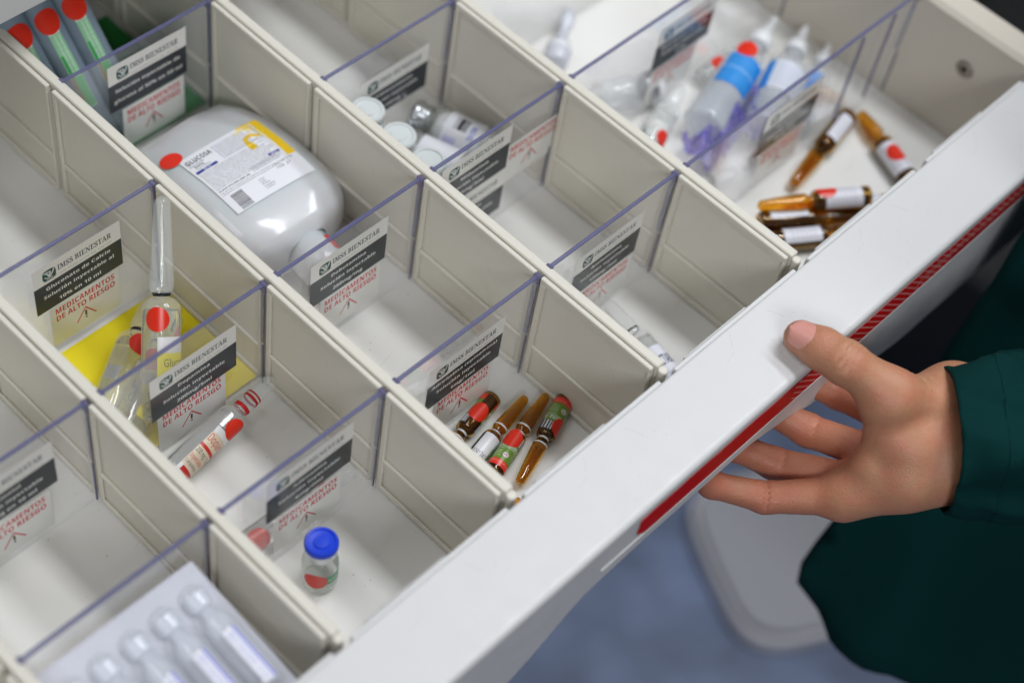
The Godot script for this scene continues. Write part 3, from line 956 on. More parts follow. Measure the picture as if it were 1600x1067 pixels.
func glucose_bottle() -> void:
	var o := thing("glucose_bottle", "milky plastic glucose bottle lying on its back with printed label", "bottle", Vector3(0.0615, 0.0005, 0))
	var words := PackedStringArray(WORDS)
	var zs := [-0.1602, -0.1596, -0.158, -0.1545, -0.150, -0.135, -0.115, -0.095, -0.078, -0.068, -0.060, -0.054, -0.049, -0.0455, -0.043, -0.041, -0.038]
	var wx := [0.004, 0.021, 0.029, 0.0335, 0.0365, 0.0395, 0.0412, 0.0418, 0.0418, 0.0415, 0.0408, 0.0395, 0.0372, 0.0342, 0.0300, 0.0240, 0.0135]
	var hy := [0.0015, 0.0065, 0.0095, 0.0125, 0.0152, 0.0192, 0.0226, 0.0238, 0.0238, 0.0230, 0.0218, 0.0205, 0.0192, 0.0180, 0.0166, 0.0150, 0.0125]
	var yc := [0.0085, 0.0085, 0.0105, 0.0130, 0.0155, 0.0197, 0.0232, 0.0245, 0.0245, 0.0245, 0.0245, 0.0245, 0.0245, 0.0243, 0.0240, 0.0238, 0.0236]
	var b := MB.new()
	var rows := []
	for k in zs.size():
		var row := []
		for s in 56:
			var a := TAU * s / 56.0
			var ex := 0.52 if k < 12 else 0.66
			var lob := 0.0085 * pow(absf(sin(a * 4.0 + 0.4)), 2.0) * clampf((5 - k) / 4.0, 0, 1)      # scalloped foot
			row.append(Vector3(signf(cos(a)) * pow(absf(cos(a)), ex) * wx[k], yc[k] + signf(sin(a)) * pow(absf(sin(a)), ex) * hy[k], zs[k] + lob))
		rows.append(row)
	b.grid(rows, true)
	part("body", b.mesh(), M.milky_plastic, o)
	# cap on the neck, its end printed in red
	var cap := MB.new()
	cap.lathe([Vector2(0, 0), Vector2(0.0125, 0), Vector2(0.0136, 0.0012), Vector2(0.0138, 0.016), Vector2(0.0132, 0.020), Vector2(0.0112, 0.0235), Vector2(0.007, 0.0258), Vector2(0, 0.0265)], 40, 0.9)
	var co := part("cap", cap.mesh(), M.milky_plastic, o)
	aim(co, Vector3(0.0, 0.0236, -0.0405), Vector3(-0.0012, 0.022, -0.012))
	var rp := MB.new()
	rp.wrap(0.01395, 0.006, 0.017, -1.15, -0.55, 8)
	part("cap_print", rp.mesh(), M.red_print, co)
	# the label follows the top of the bottle
	var im := Image.create(768, 832, false, Image.FORMAT_RGBA8)
	im.fill(Color8(226, 226, 230))
	var ye := Color8(238, 196, 24)
	im.fill_rect(Rect2i(690, 0, 78, 560), ye)
	im.fill_rect(Rect2i(560, 0, 140, 26), ye)
	dot(im, 640, 60, 40, Color8(240, 214, 110))
	stroke(im, [Vector2(520, 60), Vector2(600, 40), Vector2(680, 130), Vector2(690, 260)], 26, Color8(240, 222, 150))
	stroke(im, [Vector2(520, 250), Vector2(540, 170), Vector2(600, 150), Vector2(650, 200)], 36, ye)
	im.fill_rect(Rect2i(500, 236, 60, 96), ye)
	var bl := Color8(40, 52, 140)
	put(im, "GLUCOSA", "Droid Sans Bold", 22, 56, 58, Color8(22, 22, 28), 240)
	put(im, "SOLUCIÓN", "Droid Sans", 22, 122, 26, Color8(60, 60, 66), 130)
	put(im, "50%", "Droid Sans Bold", 50, 154, 26, Color8(70, 70, 74), 90)
	put(im, "Inyectable", "Droid Sans", 50, 186, 24, Color8(60, 60, 66), 130)
	im.fill_rect(Rect2i(20, 222, 200, 34), bl)
	put(im, "50 ml", "Droid Sans Bold", 90, 226, 25, Color8(226, 226, 230), 70)
	stroke(im, [Vector2(290, 48), Vector2(668, 48), Vector2(668, 244), Vector2(290, 244), Vector2(290, 48)], 4, bl)
	scribble_lines(im, 304, 64, 330, 8, 22, 17, Color8(50, 50, 58), words)
	scribble_lines(im, 22, 272, 640, 11, 23, 19, Color8(50, 50, 58), words)
	im.fill_rect(Rect2i(560, 452, 110, 26), bl)
	put(im, "50 ml", "Droid Sans Bold", 590, 455, 20, Color8(226, 226, 230), 50)
	scribble_lines(im, 360, 484, 300, 3, 22, 18, Color8(46, 46, 54), words)
	put(im, "CLAVE 010.000.3607.00", "Droid Sans Bold", 22, 532, 22, Color8(50, 50, 56), 300)
	scribble_lines(im, 22, 566, 560, 2, 24, 18, Color8(46, 46, 54), words)
	barcode(im, 60, 632, 110, 190, false)
	put(im, "TDV25M1576", "Droid Sans Mono", 505, 572, 26, Color8(60, 60, 64), 200)
	put(im, "FEB 27", "Droid Sans Mono", 530, 620, 26, Color8(50, 50, 54), 130)
	for k in 5: put(im, ["Lote:", "Cad:", "Precio", "máximo", "al público"][k], "Droid Sans", 330, 640 + k * 28, 20, Color8(70, 70, 78))
	printed("glucose_print", ImageTexture.create_from_image(im), 0.35)
	var lm := MB.new()
	var lr := []
	for r in 13:
		var row := []
		for q in 17:
			var x := lerpf(-0.0255, 0.0290, q / 16.0)
			var z := lerpf(-0.1165, -0.0655, r / 12.0) + (q / 16.0 - 0.5) * 0.002
			var ex := 0.62
			var cx := clampf(absf(x) / 0.0448, 0, 1)
			var ca := pow(cx, 1.0 / ex)
			var sa := sqrt(maxf(0, 1 - ca * ca))
			row.append(Vector3(x, bottle_top(x, z) + 0.0007, z))
		lr.append(row)
	lm.grid(lr, false, Vector3.UP)
	part("label", lm.mesh(), M.glucose_print, o)
	var sk := MB.new()
	var k0 := sk.v.size()
	for g in 6:
		for s in 30:
			var a := TAU * s / 30.0
			var x := -0.0262 + cos(a) * 0.0064 * g / 5.0
			var z := -0.1225 + sin(a) * 0.0064 * g / 5.0
			var ca := pow(clampf(absf(x) / 0.0448, 0, 1), 1.0 / 0.52)
			var y := bottle_top(x, z) + 0.0009
			sk.vert(Vector3(x, y, z), Vector3(x * 12.0, 1, 0).normalized())
	for g in 5:
		for s in 30:
			var a := k0 + g * 30 + s
			var c := k0 + g * 30 + (s + 1) % 30
			sk.face(a, c, c + 30); sk.face(a, c + 30, a + 30)
	part("sticker", sk.mesh(), M.red_sticker, o)

func ampoule_strip() -> void:
	var o := thing("ampoule_strip", "strip of joined grey plastic ampoules with green labels and red stickers", "ampoule strip", Vector3.ZERO)
	aim(o, Vector3(0.0385, 0.003, -0.1835), Vector3(0.0265, 0.095, -0.228), Vector3(-0.22, 0.3, 1))
	var im := Image.create(96, 512, false, Image.FORMAT_RGBA8)
	im.fill(Color8(150, 205, 160))
	im.fill_rect(Rect2i(0, 0, 96, 12), Color8(220, 226, 220))
	for k in 2:
		var t := line_image("Cloruro de potasio inyectable", "Droid Sans Bold", 26, Color8(226, 240, 228))
		t.resize(280, 22, Image.INTERPOLATE_LANCZOS)
		t.rotate_90(CLOCKWISE)
		im.blend_rect(t, Rect2i(Vector2i.ZERO, t.get_size()), Vector2i(28 + k * 32, 20))
	im.fill_rect(Rect2i(10, 150, 20, 150), Color8(40, 170, 80))
	im.fill_rect(Rect2i(4, 300, 88, 200), Color8(96, 176, 112))
	im.fill_rect(Rect2i(6, 300, 12, 200), Color8(206, 70, 60))
	printed("potassium_print", ImageTexture.create_from_image(im), 0.45)
	for k in 3:
		var n := MeshInstance3D.new()
		var b := MB.new()
		b.lathe([Vector2(0, 0), Vector2(0.0075, 0.0004), Vector2(0.0086, 0.002), Vector2(0.0088, 0.03), Vector2(0.0088, 0.096), Vector2(0.008, 0.103), Vector2(0.0068, 0.108), Vector2(0.0068, 0.112), Vector2(0.005, 0.1135), Vector2(0, 0.114)], 32, 0.9)
		n.mesh = b.mesh()
		n.material_override = M.grey_plastic
		n.name = "ampoule" if k == 0 else "ampoule_%03d" % k
		o.add_child(n)
		n.position = Vector3((k - 1) * 0.0172, 0, 0)
		n.scale = Vector3(1, 1, 0.8)
		var l := MB.new()
		l.wrap(0.0090, 0.030, 0.0805, -0.40, 0.40, 10)
		part("label", l.mesh(), M.potassium_print, n)
		var s := MB.new()
		s.disc_on(0.0092, 0.0875, 0.0, 0.0078)
		part("sticker", s.mesh(), M.red_sticker, n)
	var w := MB.new()
	w.box(Vector3(-0.0250, 0.004, -0.0012), Vector3(0.0248, 0.112, 0.0004), 0.0003)
	part("web", w.mesh(), M.grey_plastic, o)

func gluconate() -> void:
	var im := Image.create(512, 512, false, Image.FORMAT_RGBA8)
	im.fill(Color8(224, 222, 222))
	im.fill_rect(Rect2i(0, 130, 512, 382), Color8(240, 226, 40))
	im.fill_rect(Rect2i(440, 10, 22, 110), Color8(20, 20, 22))
	im.fill_rect(Rect2i(470, 10, 8, 110), Color8(20, 20, 22))
	put(im, "Gluconato", "Droid Sans", 60, 176, 66, Color8(40, 40, 36), 330)
	put(im, "de", "Droid Sans", 120, 250, 36, Color8(70, 70, 40), 46)
	put(im, "Calcio", "Droid Sans", 70, 296, 66, Color8(40, 40, 36), 240)
	im.fill_rect(Rect2i(0, 384, 512, 5), Color8(120, 116, 40))
	put(im, "Solución inyectable 10%", "Droid Sans", 60, 402, 28, Color8(90, 88, 40), 330)
	put(im, "10 ml", "Droid Sans", 60, 446, 28, Color8(90, 88, 40), 90)
	printed("gluconate_print", ImageTexture.create_from_image(im), 0.35)
	var dims := [0.0102, 0.057, 0.0046, 0.0064, 0.0042]
	var grp := "calcium gluconate ampoules in the yellow bay"
	var a := ampoule("glass_ampoule", "tall clear ampoule leaning in the yellow bay, long stem up", grp, Vector3(-0.0655, 0.0112, -0.0095), Vector3(-0.0085, 0.0895, -0.0735), dims, false, Vector3(-0.45, 0.6, 0.35))
	ring_on(a[0], a[1], 0.0648, 0.0018, M.ring_black)
	sticker_on(a[0], 0.0102, 0.0535, -0.02, 0.0064)
	label_on(a[0], 0.0102, 0.012, 0.0445, 0.0, 2.9, M.gluconate_print)
	var b := ampoule("glass_ampoule", "clear ampoule lying left in the yellow bay with black ring", grp, Vector3(-0.0935, 0.0106, -0.0245), Vector3(-0.0085, 0.0105, -0.0805), dims)
	ring_on(b[0], b[1], 0.0648, 0.0018, M.ring_black)
	sticker_on(b[0], 0.0102, 0.0535, 0.55, 0.0064)
	label_on(b[0], 0.0102, 0.010, 0.0445, 0.75, 3.6, M.gluconate_print)
	var c := ampoule("glass_ampoule", "clear ampoule lying under the leaning one in the yellow bay", grp, Vector3(-0.0870, 0.0106, -0.0155), Vector3(-0.0150, 0.0100, -0.0560), [0.0102, 0.052, 0.0044, 0.0054, 0.0034])
	ring_on(c[0], c[1], 0.0593, 0.0016, M.ring_black)
	sticker_on(c[0], 0.0102, 0.0455, 0.25, 0.0064)
	label_on(c[0], 0.0102, 0.010, 0.0385, 0.5, 3.2, M.gluconate_print)

func dopamine_print() -> void:
	var im := Image.create(512, 512, false, Image.FORMAT_RGBA8)
	im.fill(Color8(214, 198, 174))
	im.fill_rect(Rect2i(0, 0, 512, 6), Color8(40, 40, 40))
	im.fill_rect(Rect2i(0, 6, 512, 60), Color8(224, 222, 222))
	var r := Color8(196, 40, 34)
	put(im, "Dopamina", "Droid Sans", 20, 84, 96, r, 470)
	im.fill_rect(Rect2i(0, 196, 512, 30), r)
	put(im, "200 mg / 5 ml", "Droid Sans", 20, 240, 62, Color8(40, 38, 36), 360)
	put(im, "Inyectable", "Droid Sans", 20, 310, 54, r, 280)
	put(im, "5 ampolletas", "Droid Sans", 20, 372, 44, Color8(60, 56, 52), 260)
	im.fill_rect(Rect2i(0, 430, 512, 82), Color8(222, 220, 220))
	im.fill_rect(Rect2i(60, 436, 400, 46), r)
	printed("dopamine_print", ImageTexture.create_from_image(im), 0.35)

func dopamine() -> void:
	dopamine_print()
	var dims := [0.0079, 0.0545, 0.0040, 0.0047, 0.0040]
	var a := ampoule("glass_ampoule", "clear ampoule with red rings and dopamine print, lying before the dopamine card", "dopamine ampoules", Vector3(-0.0925, 0.0082, 0.0195), Vector3(-0.0060, 0.0150, 0.0105), dims)
	ring_on(a[0], a[1], 0.0618, 0.0022, M.ring_red)
	ring_on(a[0], a[1], 0.0690, 0.0016, M.ring_red)
	ring_on(a[0], a[1], 0.0718, 0.0010, M.ring_red)
	label_on(a[0], 0.0079, 0.012, 0.0455, 0.25, 2.5, M.dopamine_print)
	sticker_on(a[0], 0.0079, 0.0500, 1.25, 0.0062)
	var b := ampoule("glass_ampoule", "clear ampoule mostly hidden behind the adenosine card", "dopamine ampoules", Vector3(-0.0920, 0.0082, 0.0745), Vector3(-0.0085, 0.0082, 0.0775), dims)
	ring_on(b[0], b[1], 0.0618, 0.0022, M.ring_red)
	label_on(b[0], 0.0079, 0.024, 0.0455, 0.4, 2.6, M.dopamine_print)
	sticker_on(b[0], 0.0079, 0.0165, 0.55, 0.0062)

func adenosine() -> void:
	var im := Image.create(512, 160, false, Image.FORMAT_RGBA8)
	im.fill(Color8(196, 204, 198))
	im.fill_rect(Rect2i(0, 0, 512, 96), Color8(24, 150, 92))
	put(im, "Adenosina", "Droid Sans Bold", 120, 20, 46, Color8(200, 226, 210), 220)
	put(im, "6 mg/2 ml", "Droid Sans", 300, 106, 30, Color8(60, 66, 62), 120)
	printed("adenosine_print", ImageTexture.create_from_image(im), 0.35)
	var v := vial("adenosine_vial", "small glass vial with bright blue cap, red sticker and green label", "", Vector3(-0.0627, 0.0003, 0.1099), Vector3(-0.0627, 0.0385, 0.1099), 0.0092, M.cap_blue, Vector3(-0.6, 0, 0.8), M.milk_glass, 0.0081)
	label_on(v, 0.0092, 0.0055, 0.0165, -0.35, 2.6, M.adenosine_print)
	sticker_on(v, 0.0092, 0.0135, -0.35, 0.0064)

func adrenaline() -> void:
	var im := Image.create(512, 512, false, Image.FORMAT_RGBA8)
	im.fill(Color8(104, 140, 44))
	var wt := Color8(222, 224, 214)
	im.fill_rect(Rect2i(0, 0, 512, 130), Color8(222, 221, 222))
	for k in 15: im.fill_rect(Rect2i(10 + k * 34 + (k % 3) * 4, 0, 12 + (k % 4) * 4, 130), Color8(34, 38, 74))
	put(im, "Adrenalina", "Droid Sans Bold", 20, 140, 76, wt, 330)
	put(im, "Adrenalina", "Droid Sans Bold", 370, 140, 76, wt, 330)
	im.fill_rect(Rect2i(0, 224, 512, 6), wt)
	for k in 4: put(im, ["Epinefrina", "Solución", "inyectable", "1 mg/1 ml"][k], "Droid Sans", 30, 238 + k * 40, 32, wt, 150)
	for k in 4: put(im, ["Epinefrina", "Solución", "inyectable", "1 mg/1 ml"][k], "Droid Sans", 300, 238 + k * 40, 32, wt, 150)
	dot(im, 232, 330, 36, Color8(214, 196, 200))
	stroke(im, [Vector2(214, 340), Vector2(232, 312), Vector2(250, 340)], 6, Color8(150, 60, 90))
	dot(im, 480, 330, 30, Color8(214, 196, 200))
	im.fill_rect(Rect2i(0, 420, 512, 92), Color8(222, 52, 38))
	put(im, "INTRAVENOSA SUBCUTÁNEA", "Droid Sans", 30, 436, 26, Color8(230, 180, 170), 380)
	printed("adrenaline_print", ImageTexture.create_from_image(im), 0.3)
	var lot := Image.create(256, 384, false, Image.FORMAT_RGBA8)
	lot.fill(Color8(222, 221, 224))
	put(lot, "B24Y243", "Droid Sans Mono", 20, 214, 52, Color8(48, 48, 54), 216)
	put(lot, "MAY 26", "Droid Sans Mono", 20, 288, 52, Color8(48, 48, 54), 180)
	lot.fill_rect(Rect2i(0, 0, 12, 384), Color8(34, 38, 74))
	printed("lot_print", ImageTexture.create_from_image(lot), 0.3)
	var g := "amber adrenaline ampoules"
	var d := [0.0053, 0.0262, 0.0030, 0.0042, 0.0029]
	# base, tip, angle of the printed side, angle of the sticker
	var rows := [
		["amber ampoule whose red sticker touches the adrenaline plate, stem to the left wall", Vector3(0.0795, 0.0055, 0.0925), Vector3(0.0185, 0.0052, 0.1030), 2.7, -0.15, 0.0155],
		["amber ampoule with a white lot number on its label", Vector3(0.0345, 0.0055, 0.1155), Vector3(0.0935, 0.0053, 0.1040), 0.0, 3.0, 0.014],
		["amber ampoule with red sticker near its neck, stem to the right", Vector3(0.0445, 0.0055, 0.1262), Vector3(0.1035, 0.0053, 0.1105), 0.5, -0.15, 0.0225],
		["outermost amber ampoule with a green label, stem to the left wall", Vector3(0.1085, 0.0055, 0.1195), Vector3(0.0505, 0.0053, 0.1400), -0.45, -1.25, 0.021],
	]
	for k in 4:
		var e: Array = rows[k]
		var a := ampoule("amber_ampoule", e[0], g, e[1], e[2], d, true)
		ring_on(a[0], a[1], 0.0292, 0.0011, M.ring_white)
		ring_on(a[0], a[1], 0.0338, 0.0009, M.ring_white)
		if k == 1:
			label_on(a[0], 0.0053, 0.003, 0.0255, -0.75, 1.15, M.lot_print)
			label_on(a[0], 0.0053, 0.003, 0.0255, 1.15, TAU - 0.95, M.adrenaline_print)
		else:
			label_on(a[0], 0.0053, 0.003, 0.0255, e[3] - 2.4, e[3] + 2.4, M.adrenaline_print)
			sticker_on(a[0], 0.0053, e[5], e[4], 0.0060)
	ampoule("amber_ampoule", "amber ampoule tip showing at the front end of the divider wall", g, Vector3(0.0100, 0.0055, 0.1250), Vector3(0.0435, 0.0060, 0.1490), d, true)

func amiodarone() -> void:
	var im := Image.create(512, 256, false, Image.FORMAT_RGBA8)
	im.fill(Color8(220, 220, 228))
	put(im, "IVE INYECTABLE", "Droid Sans Bold", 10, 60, 60, Color8(46, 50, 74), 480)
	put(im, "solución 150 mg / 3 ml", "Droid Sans", 10, 150, 40, Color8(120, 120, 150), 400)
	printed("amiodarone_print", ImageTexture.create_from_image(im), 0.4)
	var a := ampoule("glass_ampoule", "clear ampoule with black ring, half hidden by the wall under the amiodarone card", "", Vector3(0.1590, 0.0078, 0.1660), Vector3(0.1745, 0.0080, 0.0905), [0.0075, 0.045, 0.0040, 0.0046, 0.0036])
	ring_on(a[0], a[1], 0.0525, 0.0012, M.ring_black)
	label_on(a[0], 0.0075, 0.006, 0.036, -2.0, 1.2, M.amiodarone_print)

func vials_middle() -> void:
	var im := Image.create(512, 256, false, Image.FORMAT_RGBA8)
	im.fill(Color8(224, 224, 228))
	im.fill_rect(Rect2i(40, 20, 150, 90), Color8(196, 196, 222))
	scribble_lines(im, 44, 24, 140, 5, 17, 12, Color8(140, 140, 190), PackedStringArray(WORDS))
	put(im, "IV/IM", "Droid Sans Bold", 210, 170, 40, Color8(80, 92, 190), 90)
	barcode(im, 240, 60, 90, 90, false)
	im.fill_rect(Rect2i(240, 90, 90, 22), Color8(24, 24, 26))
	put(im, "Hidrocortisona", "Droid Sans", 20, 180, 34, Color8(110, 120, 200), 170)
	printed("vial_print", ImageTexture.create_from_image(im), 0.35)
	mat("label_white", Color8(222, 222, 226), 0.4)
	var g := "vials in the bay behind the midazolam card"
	var at := [Vector3(0.1385, 0, -0.0745), Vector3(0.1390, 0, -0.0490), Vector3(0.1385, 0, -0.0245)]
	for k in 3:
		var o := vial("powder_vial", ["standing vial with pale cap nearest the blurred card", "middle one of the three standing vials with pale caps", "standing vial with pale cap against the midazolam plate"][k], g, at[k] + Vector3(0, 0.0003, 0), at[k] + Vector3(0, 0.0555, 0), 0.0112, M.cap_pale, Vector3(-1, 0, 0.4), M.thin_glass, 0.0098)
		label_on(o, 0.0112, 0.006, 0.030, 0.0, TAU, M.label_white)
		var p := MB.new()
		p.lathe([Vector2(0, 0.002), Vector2(0.0104, 0.002), Vector2(0.0104, 0.012), Vector2(0, 0.0135)], 28)
		part("powder", p.mesh(), M.white_print, o)
	var v := vial("powder_vial", "vial lying on its side with barcode label and silver neck", g, Vector3(0.2030, 0.0126, -0.0300), Vector3(0.1865, 0.0126, -0.0815), 0.0122, M.aluminium, Vector3.UP, M.milk_glass, 0.0100)
	label_on(v, 0.0122, 0.007, 0.031, -2.6, 1.9, M.vial_print)
	var p := MB.new()
	p.lathe([Vector2(0, 0.002), Vector2(0.0113, 0.002), Vector2(0.0113, 0.033), Vector2(0.008, 0.038), Vector2(0, 0.039)], 28)
	part("powder", p.mesh(), M.white_print, v)
	var v2 := vial("powder_vial", "white vial lying between the standing vials and the barcode vial", g, Vector3(0.1800, 0.0116, -0.0270), Vector3(0.1620, 0.0116, -0.0790), 0.0112, M.cap_pale, Vector3.UP, M.milk_glass, 0.0098)
	label_on(v2, 0.0112, 0.006, 0.033, 0.0, TAU, M.label_white)

func plastic_bottle(label: String, base: Vector3, tip: Vector3, r: float, print_a: float, print_w: float, m: Material, up := Vector3.UP) -> Node3D:
	var o := thing("plastic_ampoule", label, "plastic bottle", Vector3.ZERO, "squeeze bottles of water in the wide bay")
	aim(o, base, tip, up)
	var l := base.distance_to(tip)
	var b := MB.new()
	b.lathe([Vector2(0, 0.002), Vector2(r * 0.6, 0.001), Vector2(r * 0.88, 0), Vector2(r * 0.98, 0.0015), Vector2(r, 0.004), Vector2(r, l * 0.52), Vector2(r * 0.94, l * 0.57), Vector2(r * 0.74, l * 0.63), Vector2(r * 0.48, l * 0.68), Vector2(r * 0.36, l * 0.70), Vector2(r * 0.36, l * 0.74), Vector2(0, l * 0.745)], 40, 0.9)
	part("body", b.mesh(), M.clear_plastic, o)
	var q := MB.new()
	q.lathe([Vector2(0, 0.003), Vector2(r * 0.85, 0.003), Vector2(r * 0.94, 0.006), Vector2(r * 0.94, l * 0.50), Vector2(r * 0.6, l * 0.60), Vector2(0, l * 0.61)], 32, 0.9)
	part("liquid", q.mesh(), mat("bottle_water", Color(0.88, 0.91, 0.94, 0.30), 0.3, {"transparency": BaseMaterial3D.TRANSPARENCY_ALPHA}), o)
	var c := MB.new()
	c.lathe([Vector2(0, l * 0.73), Vector2(r * 0.52, l * 0.73), Vector2(r * 0.55, l * 0.735), Vector2(r * 0.55, l * 0.80), Vector2(r * 0.42, l * 0.825), Vector2(r * 0.3, l * 0.84), Vector2(r * 0.2, l * 0.97), Vector2(r * 0.14, l), Vector2(0, l)], 32, 0.8)
	part("cap", c.mesh(), M.white_plastic, o)
	var w := MB.new()
	w.wrap(r + 0.0002, l * 0.26, l * 0.515, print_a - print_w, print_a + print_w, 20)
	part("label", w.mesh(), m, o)
	return o

func right_bay() -> void:
	var im := Image.create(256, 256, false, Image.FORMAT_RGBA8)
	im.fill(Color8(24, 132, 214))
	scribble_lines(im, 20, 20, 210, 9, 24, 15, Color8(150, 200, 236), PackedStringArray(WORDS))
	im.fill_rect(Rect2i(0, 120, 256, 5), Color8(190, 216, 240))
	printed("water_print", ImageTexture.create_from_image(im), 0.4)
	var a := plastic_bottle("translucent squeeze bottle with blue label and red sticker in the wide bay", Vector3(0.3170, 0.0142, 0.0400), Vector3(0.4300, 0.0150, 0.0080), 0.0138, 0.25, 0.95, M.water_print)
	var s := MB.new()
	s.disc_on(0.0142, 0.0655, -0.1, 0.0070)
	part("sticker", s.mesh(), M.red_sticker, a)
	var im2 := Image.create(256, 256, false, Image.FORMAT_RGBA8)
	im2.fill(Color8(218, 220, 228))
	im2.fill_rect(Rect2i(0, 0, 60, 256), Color8(24, 132, 214))
	scribble_lines(im2, 76, 20, 170, 9, 24, 14, Color8(120, 150, 200), PackedStringArray(WORDS))
	printed("water_side_print", ImageTexture.create_from_image(im2), 0.4)
	plastic_bottle("translucent squeeze bottle with white label beside the blue labelled one", Vector3(0.3440, 0.0135, 0.0650), Vector3(0.4400, 0.0150, 0.0260), 0.0132, 0.1, 1.3, M.water_side_print)
	plastic_bottle("squeeze bottle with a blue stripe, rearmost in the wide bay", Vector3(0.3700, 0.0105, 0.0740), Vector3(0.4420, 0.0120, 0.0450), 0.0098, 0.1, 0.45, M.blue_print)
	# crumpled purple wrapper
	var n := FastNoiseLite.new()
	n.seed = 11
	n.frequency = 60.0
	var b := MB.new()
	var rows := []
	for r in 15:
		var row := []
		for q in 31:
			var u := q / 30.0
			var w := r / 14.0 - 0.5
			var p := Vector3(0.2980, 0.006, 0.0500).lerp(Vector3(0.3640, 0.012, 0.0560), u)
			var wd := 0.032 * (0.45 + 0.55 * absf(u - 0.45) * 2.0)
			p += Vector3(-0.25, 0, 0.97) * w * wd
			p.y += 0.010 * absf(n.get_noise_2d(p.x, p.z)) * 2.0 + 0.005 * sin(u * 19.0 + w * 9.0)
			p.x += 0.003 * n.get_noise_2d(p.z * 3.0, p.x)
			p.y = clampf(p.y, 0.0012, 0.03)
			row.append(p)
		rows.append(row)
	b.grid(rows, false, Vector3.UP)
	single("purple_wrapper", b.mesh(), M.purple_foil, "crumpled purple foil wrapper in the wide bay", "wrapper")
	# clear pieces at the left end of the bay
	vial("clear_vial", "clear vial with white cap lying at the left of the wide bay", "", Vector3(0.2830, 0.0122, -0.0180), Vector3(0.3240, 0.0122, -0.0030), 0.0118, M.white_plastic, Vector3.UP, M.clear_plastic, 0.0105)
	var c := ampoule("glass_ampoule", "clear ampoule with a red sticker by the wall of the wide bay", "", Vector3(0.2790, 0.0088, 0.0270), Vector3(0.3380, 0.0088, 0.0060), [0.0085, 0.036, 0.0046, 0.0056, 0.0040])
	sticker_on(c[0], 0.0085, 0.0100, 1.0, 0.0060)
	label_on(c[0], 0.0085, 0.014, 0.019, -3.0, 3.0, M.ring_white)
	var e := ampoule("glass_ampoule", "clear ampoule lying just behind the furosemide plate", "", Vector3(0.2580, 0.0078, 0.0640), Vector3(0.3120, 0.0078, 0.0740), [0.0072, 0.034, 0.0042, 0.0048, 0.0034])
	label_on(e[0], 0.0072, 0.006, 0.028, -0.6, 1.4, M.white_print)
	var h := ampoule("glass_ampoule", "clear ampoule between the purple wrapper and the white labelled bottle", "", Vector3(0.3250, 0.0066, 0.0770), Vector3(0.3860, 0.0066, 0.0800), [0.0060, 0.030, 0.0036, 0.0042, 0.0030])
	label_on(h[0], 0.0060, 0.005, 0.026, -0.5, 1.2, M.label_white)
	var j := ampoule("glass_ampoule", "clear ampoule behind the blue labelled bottle, touching the back plate", "", Vector3(0.3560, 0.0066, 0.0080), Vector3(0.4090, 0.0066, 0.0065), [0.0060, 0.028, 0.0036, 0.0042, 0.0030])
	sticker_on(j[0], 0.0060, 0.015, 0.3, 0.0058)
	# lone plastic ampoule behind
	var o := thing("plastic_ampoule", "clear plastic ampoule alone in the bay at the top border", "plastic bottle")
	aim(o, Vector3(0.2890, 0.0085, -0.0590), Vector3(0.3330, 0.0085, -0.0865))
	var m := MB.new()
	m.lathe([Vector2(0, 0), Vector2(0.007, 0.0005), Vector2(0.0082, 0.002), Vector2(0.0082, 0.016), Vector2(0.006, 0.021), Vector2(0.0036, 0.025), Vector2(0.0034, 0.036), Vector2(0.005, 0.038), Vector2(0.005, 0.048), Vector2(0.003, 0.051), Vector2(0, 0.0515)], 32, 0.8)
	part("body", m.mesh(), M.frost_plastic, o)
	var rg := MB.new()
	rg.lathe([Vector2(0.0083, 0.0115), Vector2(0.0085, 0.012), Vector2(0.0085, 0.015), Vector2(0.0083, 0.0155)], 32)
	part("collar", rg.mesh(), M.white_plastic, o)

func amber_bay() -> void:
	var im := Image.create(256, 256, false, Image.FORMAT_RGBA8)
	im.fill(Color8(222, 221, 228))
	scribble_lines(im, 24, 40, 190, 6, 30, 16, Color8(150, 150, 170), PackedStringArray(WORDS))
	printed("furosemide_print", ImageTexture.create_from_image(im), 0.35)
	var g := "amber ampoules in the right front bay"
	var d := [0.0068, 0.033, 0.0036, 0.0054, 0.0036]
	# label, base, tip, print angle, print half width, sticker angle or 9, sticker y
	var rows := [
		["amber ampoule pointing at the furosemide card, white label upward", Vector3(0.4050, 0.0070, 0.0905), Vector3(0.3310, 0.0066, 0.1040), -0.4, 0.7, 9.0, 0.0],
		["amber ampoule with white label and red sticker by the right side wall", Vector3(0.3905, 0.0070, 0.1510), Vector3(0.4140, 0.0066, 0.0935), 0.3, 2.0, 0.0, 0.020],
		["amber ampoule with a red sticker, lying on top of the pile", Vector3(0.3520, 0.0158, 0.1440), Vector3(0.2930, 0.0150, 0.1040), 0.3, 1.9, 0.45, 0.0285],
		["amber ampoule at the bottom of the pile beside the wall", Vector3(0.2900, 0.0070, 0.1100), Vector3(0.3470, 0.0066, 0.1490), -0.3, 0.6, 9.0, 0.0],
		["amber ampoule at the bottom of the pile, nearest the drawer front", Vector3(0.2850, 0.0070, 0.1240), Vector3(0.3400, 0.0066, 0.1600), 0.2, 0.8, 9.0, 0.0],
		["amber ampoule under the stickered one in the pile", Vector3(0.3650, 0.0070, 0.1530), Vector3(0.3090, 0.0066, 0.1130), 0.0, 0.9, 9.0, 0.0],
	]
	for e in rows:
		var a := ampoule("amber_ampoule", e[0], g, e[1], e[2], d, true)
		label_on(a[0], 0.0068, 0.006, 0.030, e[3] - e[4], e[3] + e[4], M.furosemide_print)
		if e[5] < 5.0: sticker_on(a[0], 0.0068, e[6], e[5], 0.0066)

